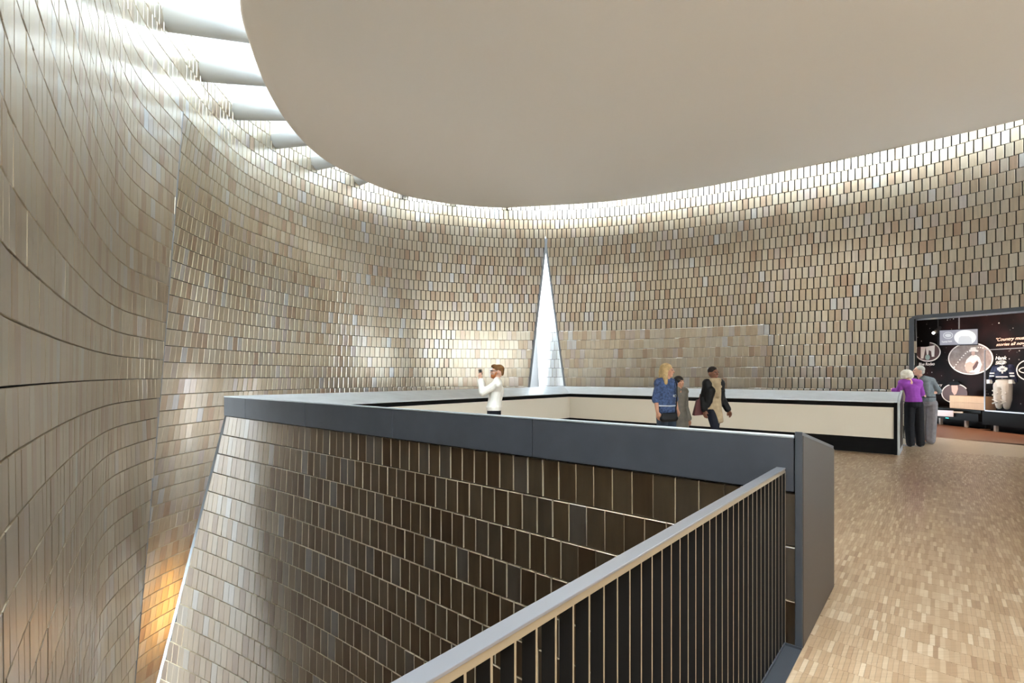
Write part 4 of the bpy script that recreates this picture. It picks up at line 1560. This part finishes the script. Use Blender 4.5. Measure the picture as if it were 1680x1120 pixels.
bm = bmesh.new(); limb2(bm, (-.09, .0, .05), (.05, .05, .05), (.09, 0.0, .06), (.05, .05, .05)); limb2(bm, (-.07, .0, .11), (.05, .035, .03), (.08, .0, .12), (.05, .035, .03))
fuse('bag_body', bm, M_LEATH, bag, 0.012)
def strap(bm, pts, r):
    for a, b in zip(pts[:-1], pts[1:]):
        limb(bm, a, b, r, r, 4)
one('bag_strap', M_LEATH, bag, strap, [(.09, .0, .12), (.11, -.005, .25), (.12, .0, .40), (.13, .03, .55), (.135, .12, .63)], .010)
cm = empty('pendant_camera', (P.location[0] + q(1100.5, 647)[0], Y - .19, q(1100.5, 650)[2]))
tag(cm, 'tiny silver camera hanging at the chest of the blonde woman', 'camera')
one('camera_body', M_CAP, cm, box, -.022, .022, -.02, .015, 0.0, .032, bevel=.004)
one('camera_lens', M_BLACK, cm, limb, (0, -.02, .016), (0, -.035, .016), .011, .009)
one('camera_cord', M_BLACK, cm, strap, [(0, .0, .03), (.01, .01, .12), (.015, .06, .22)], .004)

# --- person in a long grey coat behind her
Y = 8.5
P = new_person('short person in a long grey coat half hidden behind the blonde woman', 1112.5, Y)
J = skeleton(1.50, (0.5, -0.86))
q = lambda px, py, dy=0.0: ((px - 1112.5) / FPX * Y, dy, EYE + (HORIZ - py) / FPX * Y)
J['head'] = q(1114.5, 626); J['neck'] = q(1114, 638)
make_body(P, J, M_SKIN3)
bm = bmesh.new(); torso(bm, J, 0.025); arms(bm, J, 0.024, 0.95, .01); yw = yaw_of(J['f'])
limb2(bm, J['waist'], (.12, .15, .05), (0, 0, .42), (.20, .23, .05), yw)
fuse('coat', bm, cloth('grey_wool_coat', (0.15, 0.135, 0.115)), P)
shoes(P, J, M_BLACK)
c = J['head']
bm = bmesh.new(); blob(bm, vadd(c, (-.012, .012, .03)), (.085, .085, .075)); blob(bm, vadd(c, (-.03, .04, -.03)), (.06, .05, .07))
fuse('hair', bm, cloth('black_hair', (0.02, 0.015, 0.012), 0.5), P)

# --- woman in a black jacket with a long beige top and a red bag
Y = 8.4
P = new_person('walking woman in black jacket over a long beige top', 1170, Y)
J = skeleton(1.645, (0.42, -0.9))
q = lambda px, py, dy=0.0: ((px - 1170) / FPX * Y, dy, EYE + (HORIZ - py) / FPX * Y)
J['head'] = q(1170.5, 611); J['neck'] = q(1171, 624); J['chest'] = q(1171, 641); J['waist'] = q(1171, 655); J['pelvis'] = q(1170, 668)
J['shR'] = q(1159, 629, -.03); J['shL'] = q(1183, 629, .05)
J['elR'] = q(1155, 652, .02); J['wrR'] = q(1152, 672, -.10); J['elL'] = q(1188, 653, .10); J['wrL'] = q(1194.5, 672, .0)
J['hipR'] = q(1165, 672, -.02); J['hipL'] = q(1176, 672, .04)
J['knR'] = q(1167, 703, -.18); J['anR'] = (q(1172, 730)[0], -.30, .09); J['knL'] = q(1175, 706, .05); J['anL'] = (q(1178, 730)[0], .32, .14)
make_body(P, J, M_SKIN2, 0.6, 0.5)
yw = yaw_of(J['f'])
M_BEIGE = cloth('beige_linen', (0.40, 0.31, 0.20), 0.85, 0.2)
bm = bmesh.new(); torso(bm, J, 0.014)
limb2(bm, J['waist'], (.11, .12, .05), vadd(q(1175, 690), (0, -.06, 0)), (.09, .10, .04), yw)
limb(bm, vadd(J['neck'], (-.06, -.06, 0)), vadd(J['neck'], (.06, -.06, -.0)), .045, .045)
limb(bm, vadd(J['neck'], (.02, -.09, -.04)), vadd(J['chest'], (.03, -.10, -.08)), .06, .04)
fuse('long_top', bm, M_BEIGE, P)
M_JACK = mat('black_leather_jacket', (0.008, 0.008, 0.009), 0.55, spec=0.2)
bm = bmesh.new()
f, r = J['f'], J['r']
for n, s in (('R', 1), ('L', -1)):
    limb(bm, J['sh' + n], vadd(vadd(J['waist'], r, .115 * s), (0, 0, -.03)), .085, .075)
    limb(bm, vadd(vadd(J['chest'], r, .11 * s), f, .03), vadd(vadd(J['pelvis'], r, .13 * s), (0, 0, .05)), .085, .065)
arms(bm, J, 0.024, 0.95, .006)
limb2(bm, vadd(J['chest'], f, -.06), (.08, .15, .12), vadd(vadd(J['pelvis'], f, -.06), (0, 0, .05)), (.08, .15, .04), yw)
fuse('jacket', bm, M_JACK, P)
bm = bmesh.new(); legs(bm, J, 0.012, 1.0)
fuse('trousers', bm, cloth('dark_navy_trousers', (0.012, 0.014, 0.024)), P)
shoes(P, J, M_BLACK)
c = J['head']
bm = bmesh.new(); blob(bm, vadd(c, (-.01, .022, .035)), (.080, .088, .075))
fuse('hair', bm, cloth('cropped_black_hair', (0.015, 0.010, 0.009), 0.6), P)
bag = empty('shopping_bag', (P.location[0] + q(1148.5, 675)[0], Y + .06, q(1150, 682)[2]))
tag(bag, 'dark red bag hanging from the arm of the woman in the black jacket', 'bag')
M_RED = mat('dark_red_leather', (0.10, 0.012, 0.016), 0.5)
one('bag_body', M_RED, bag, prism, [(-.10, -.05, 0), (.09, -.09, .02), (.09, .01, .02), (-.10, .05, 0), (-.04, -.04, .27), (.14, -.08, .27), (.14, .0, .27), (-.04, .03, .27)], bevel=.012)
one('bag_handle', M_RED, bag, strap, [(.0, -.01, .26), (.02, -.01, .36), (.08, -.03, .36), (.10, -.04, .26)], .008)

# --- couple by the end of the far parapet
Y = 10.5
P = new_person('white-haired woman in a purple jumper seen from behind at the far parapet end', 1500, Y)
J = skeleton(1.62, (-0.25, 0.97))
q = lambda px, py, dy=0.0: ((px - 1500) / FPX * Y, dy, EYE + (HORIZ - py) / FPX * Y)
J['hf'] = norm((-.6, .8, 0)); J['head'] = q(1487, 614.5); J['neck'] = q(1493, 624)
J['shL'] = q(1482, 628, .03); J['shR'] = q(1509, 628, .03); J['elL'] = q(1478.5, 641, .08); J['wrL'] = q(1483, 640.5, .30)
J['elR'] = q(1514, 646, .02); J['wrR'] = q(1508, 652, .17); J['chest'] = q(1496, 637); J['waist'] = q(1497.5, 648); J['pelvis'] = q(1499, 658)
for n, x in (('L', 1491), ('R', 1507)):
    J['hip' + n] = q(x + (1.5 if n == 'L' else -1.5), 663); J['kn' + n] = q(x + .5, 696); J['an' + n] = (q(x + 1, 700)[0], -.03, .085)
make_body(P, J, M_SKIN)
yw = yaw_of(J['f'])
bm = bmesh.new(); torso(bm, J, 0.022, w=1.08); arms(bm, J, 0.018, 0.8, .008)
limb2(bm, vadd(J['pelvis'], (0, 0, .06)), (.12, .18, .05), vadd(J['pelvis'], (0, 0, -.0)), (.125, .185, .035), yw)
fuse('jumper', bm, cloth('purple_knit', (0.27, 0.06, 0.36), 0.9, 0.08), P)
bm = bmesh.new(); legs(bm, J, 0.022, 1.0, .015); limb2(bm, vadd(J['pelvis'], (0, 0, -.02)), (.125, .178, .05), vadd(J['pelvis'], (0, 0, -.10)), (.12, .17, .05), yw)
fuse('trousers', bm, cloth('black_trousers', (0.012, 0.012, 0.015)), P)
shoes(P, J, cloth('grey_shoes', (0.32, 0.30, 0.28)))
c = J['head']
bm = bmesh.new(); blob(bm, vadd(c, (.0, -.01, .02)), (.115, .105, .095)); blob(bm, vadd(c, (-.06, -.02, -.02)), (.065, .07, .07)); blob(bm, vadd(c, (.05, -.04, -.02)), (.065, .06, .07))
fuse('hair', bm, cloth('white_hair', (0.68, 0.63, 0.54), 0.7, 0.15, 30), P)

Y = 11.0
P = new_person('grey-haired man in grey shirt and trousers beside the purple jumper', 1519, Y)
J = skeleton(1.735, (-0.75, 0.66))
q = lambda px, py, dy=0.0: ((px - 1519) / FPX * Y, dy, EYE + (HORIZ - py) / FPX * Y)
J['hf'] = norm((-.85, .35, 0)); J['head'] = q(1507, 607.5); J['neck'] = q(1512, 619)
J['chest'] = q(1518, 633); J['waist'] = q(1521, 645); J['pelvis'] = q(1522, 656)
J['shL'] = q(1511, 624, -.02); J['shR'] = q(1524, 624, .06)
J['shL'] = q(1512, 624, -.10); J['shR'] = q(1522, 624.5, .12)
J['elR'] = q(1531.5, 641, .05); J['wrR'] = q(1519, 646, -.10); J['elL'] = q(1512, 642, -.12); J['wrL'] = q(1503, 648, .02)
J['shR'] = q(1524, 625, -.06); J['elR'] = q(1532, 641.5, -.12)
for n, x, d in (('L', 1516, .08), ('R', 1524, -.06)):
    J['hip' + n] = q(x + 1, 662, d); J['kn' + n] = q(x, 694, d); J['an' + n] = (q(x - 1, 700)[0], d, .09)
make_body(P, J, M_SKIN, belly=.03)
yw = yaw_of(J['f'])
M_SHIRT = cloth('grey_check_shirt', (0.15, 0.17, 0.185), 0.85, 0.2)
bm = bmesh.new(); torso(bm, J, 0.024, belly=.03); arms(bm, J, 0.026, 0.0)
fuse('shirt', bm, M_SHIRT, P)
bm = bmesh.new(); legs(bm, J, 0.026, 1.0, .018); limb2(bm, vadd(J['pelvis'], (0, 0, .02)), (.14, .165, .05), vadd(J['pelvis'], (0, 0, -.10)), (.13, .16, .05), yw)
fuse('trousers', bm, cloth('grey_trousers', (0.19, 0.175, 0.185)), P)
one('belt', M_BLACK, P, limb2, vadd(J['pelvis'], (0, 0, .075)), (.148, .173, .012), vadd(J['pelvis'], (0, 0, .065)), (.148, .173, .012), yw)
shoes(P, J, cloth('pale_shoes', (0.36, 0.35, 0.35)))
c = J['head']; hf = J['hf']
bm = bmesh.new(); blob(bm, vadd(vadd(c, hf, -.028), (0, 0, .03)), (.090, .085, .080), yaw_of(hf)); blob(bm, vadd(vadd(c, hf, -.06), (0, 0, -.03)), (.05, .07, .06), yaw_of(hf))
fuse('hair', bm, cloth('grey_hair', (0.46, 0.44, 0.40), 0.7, 0.15, 30), P)
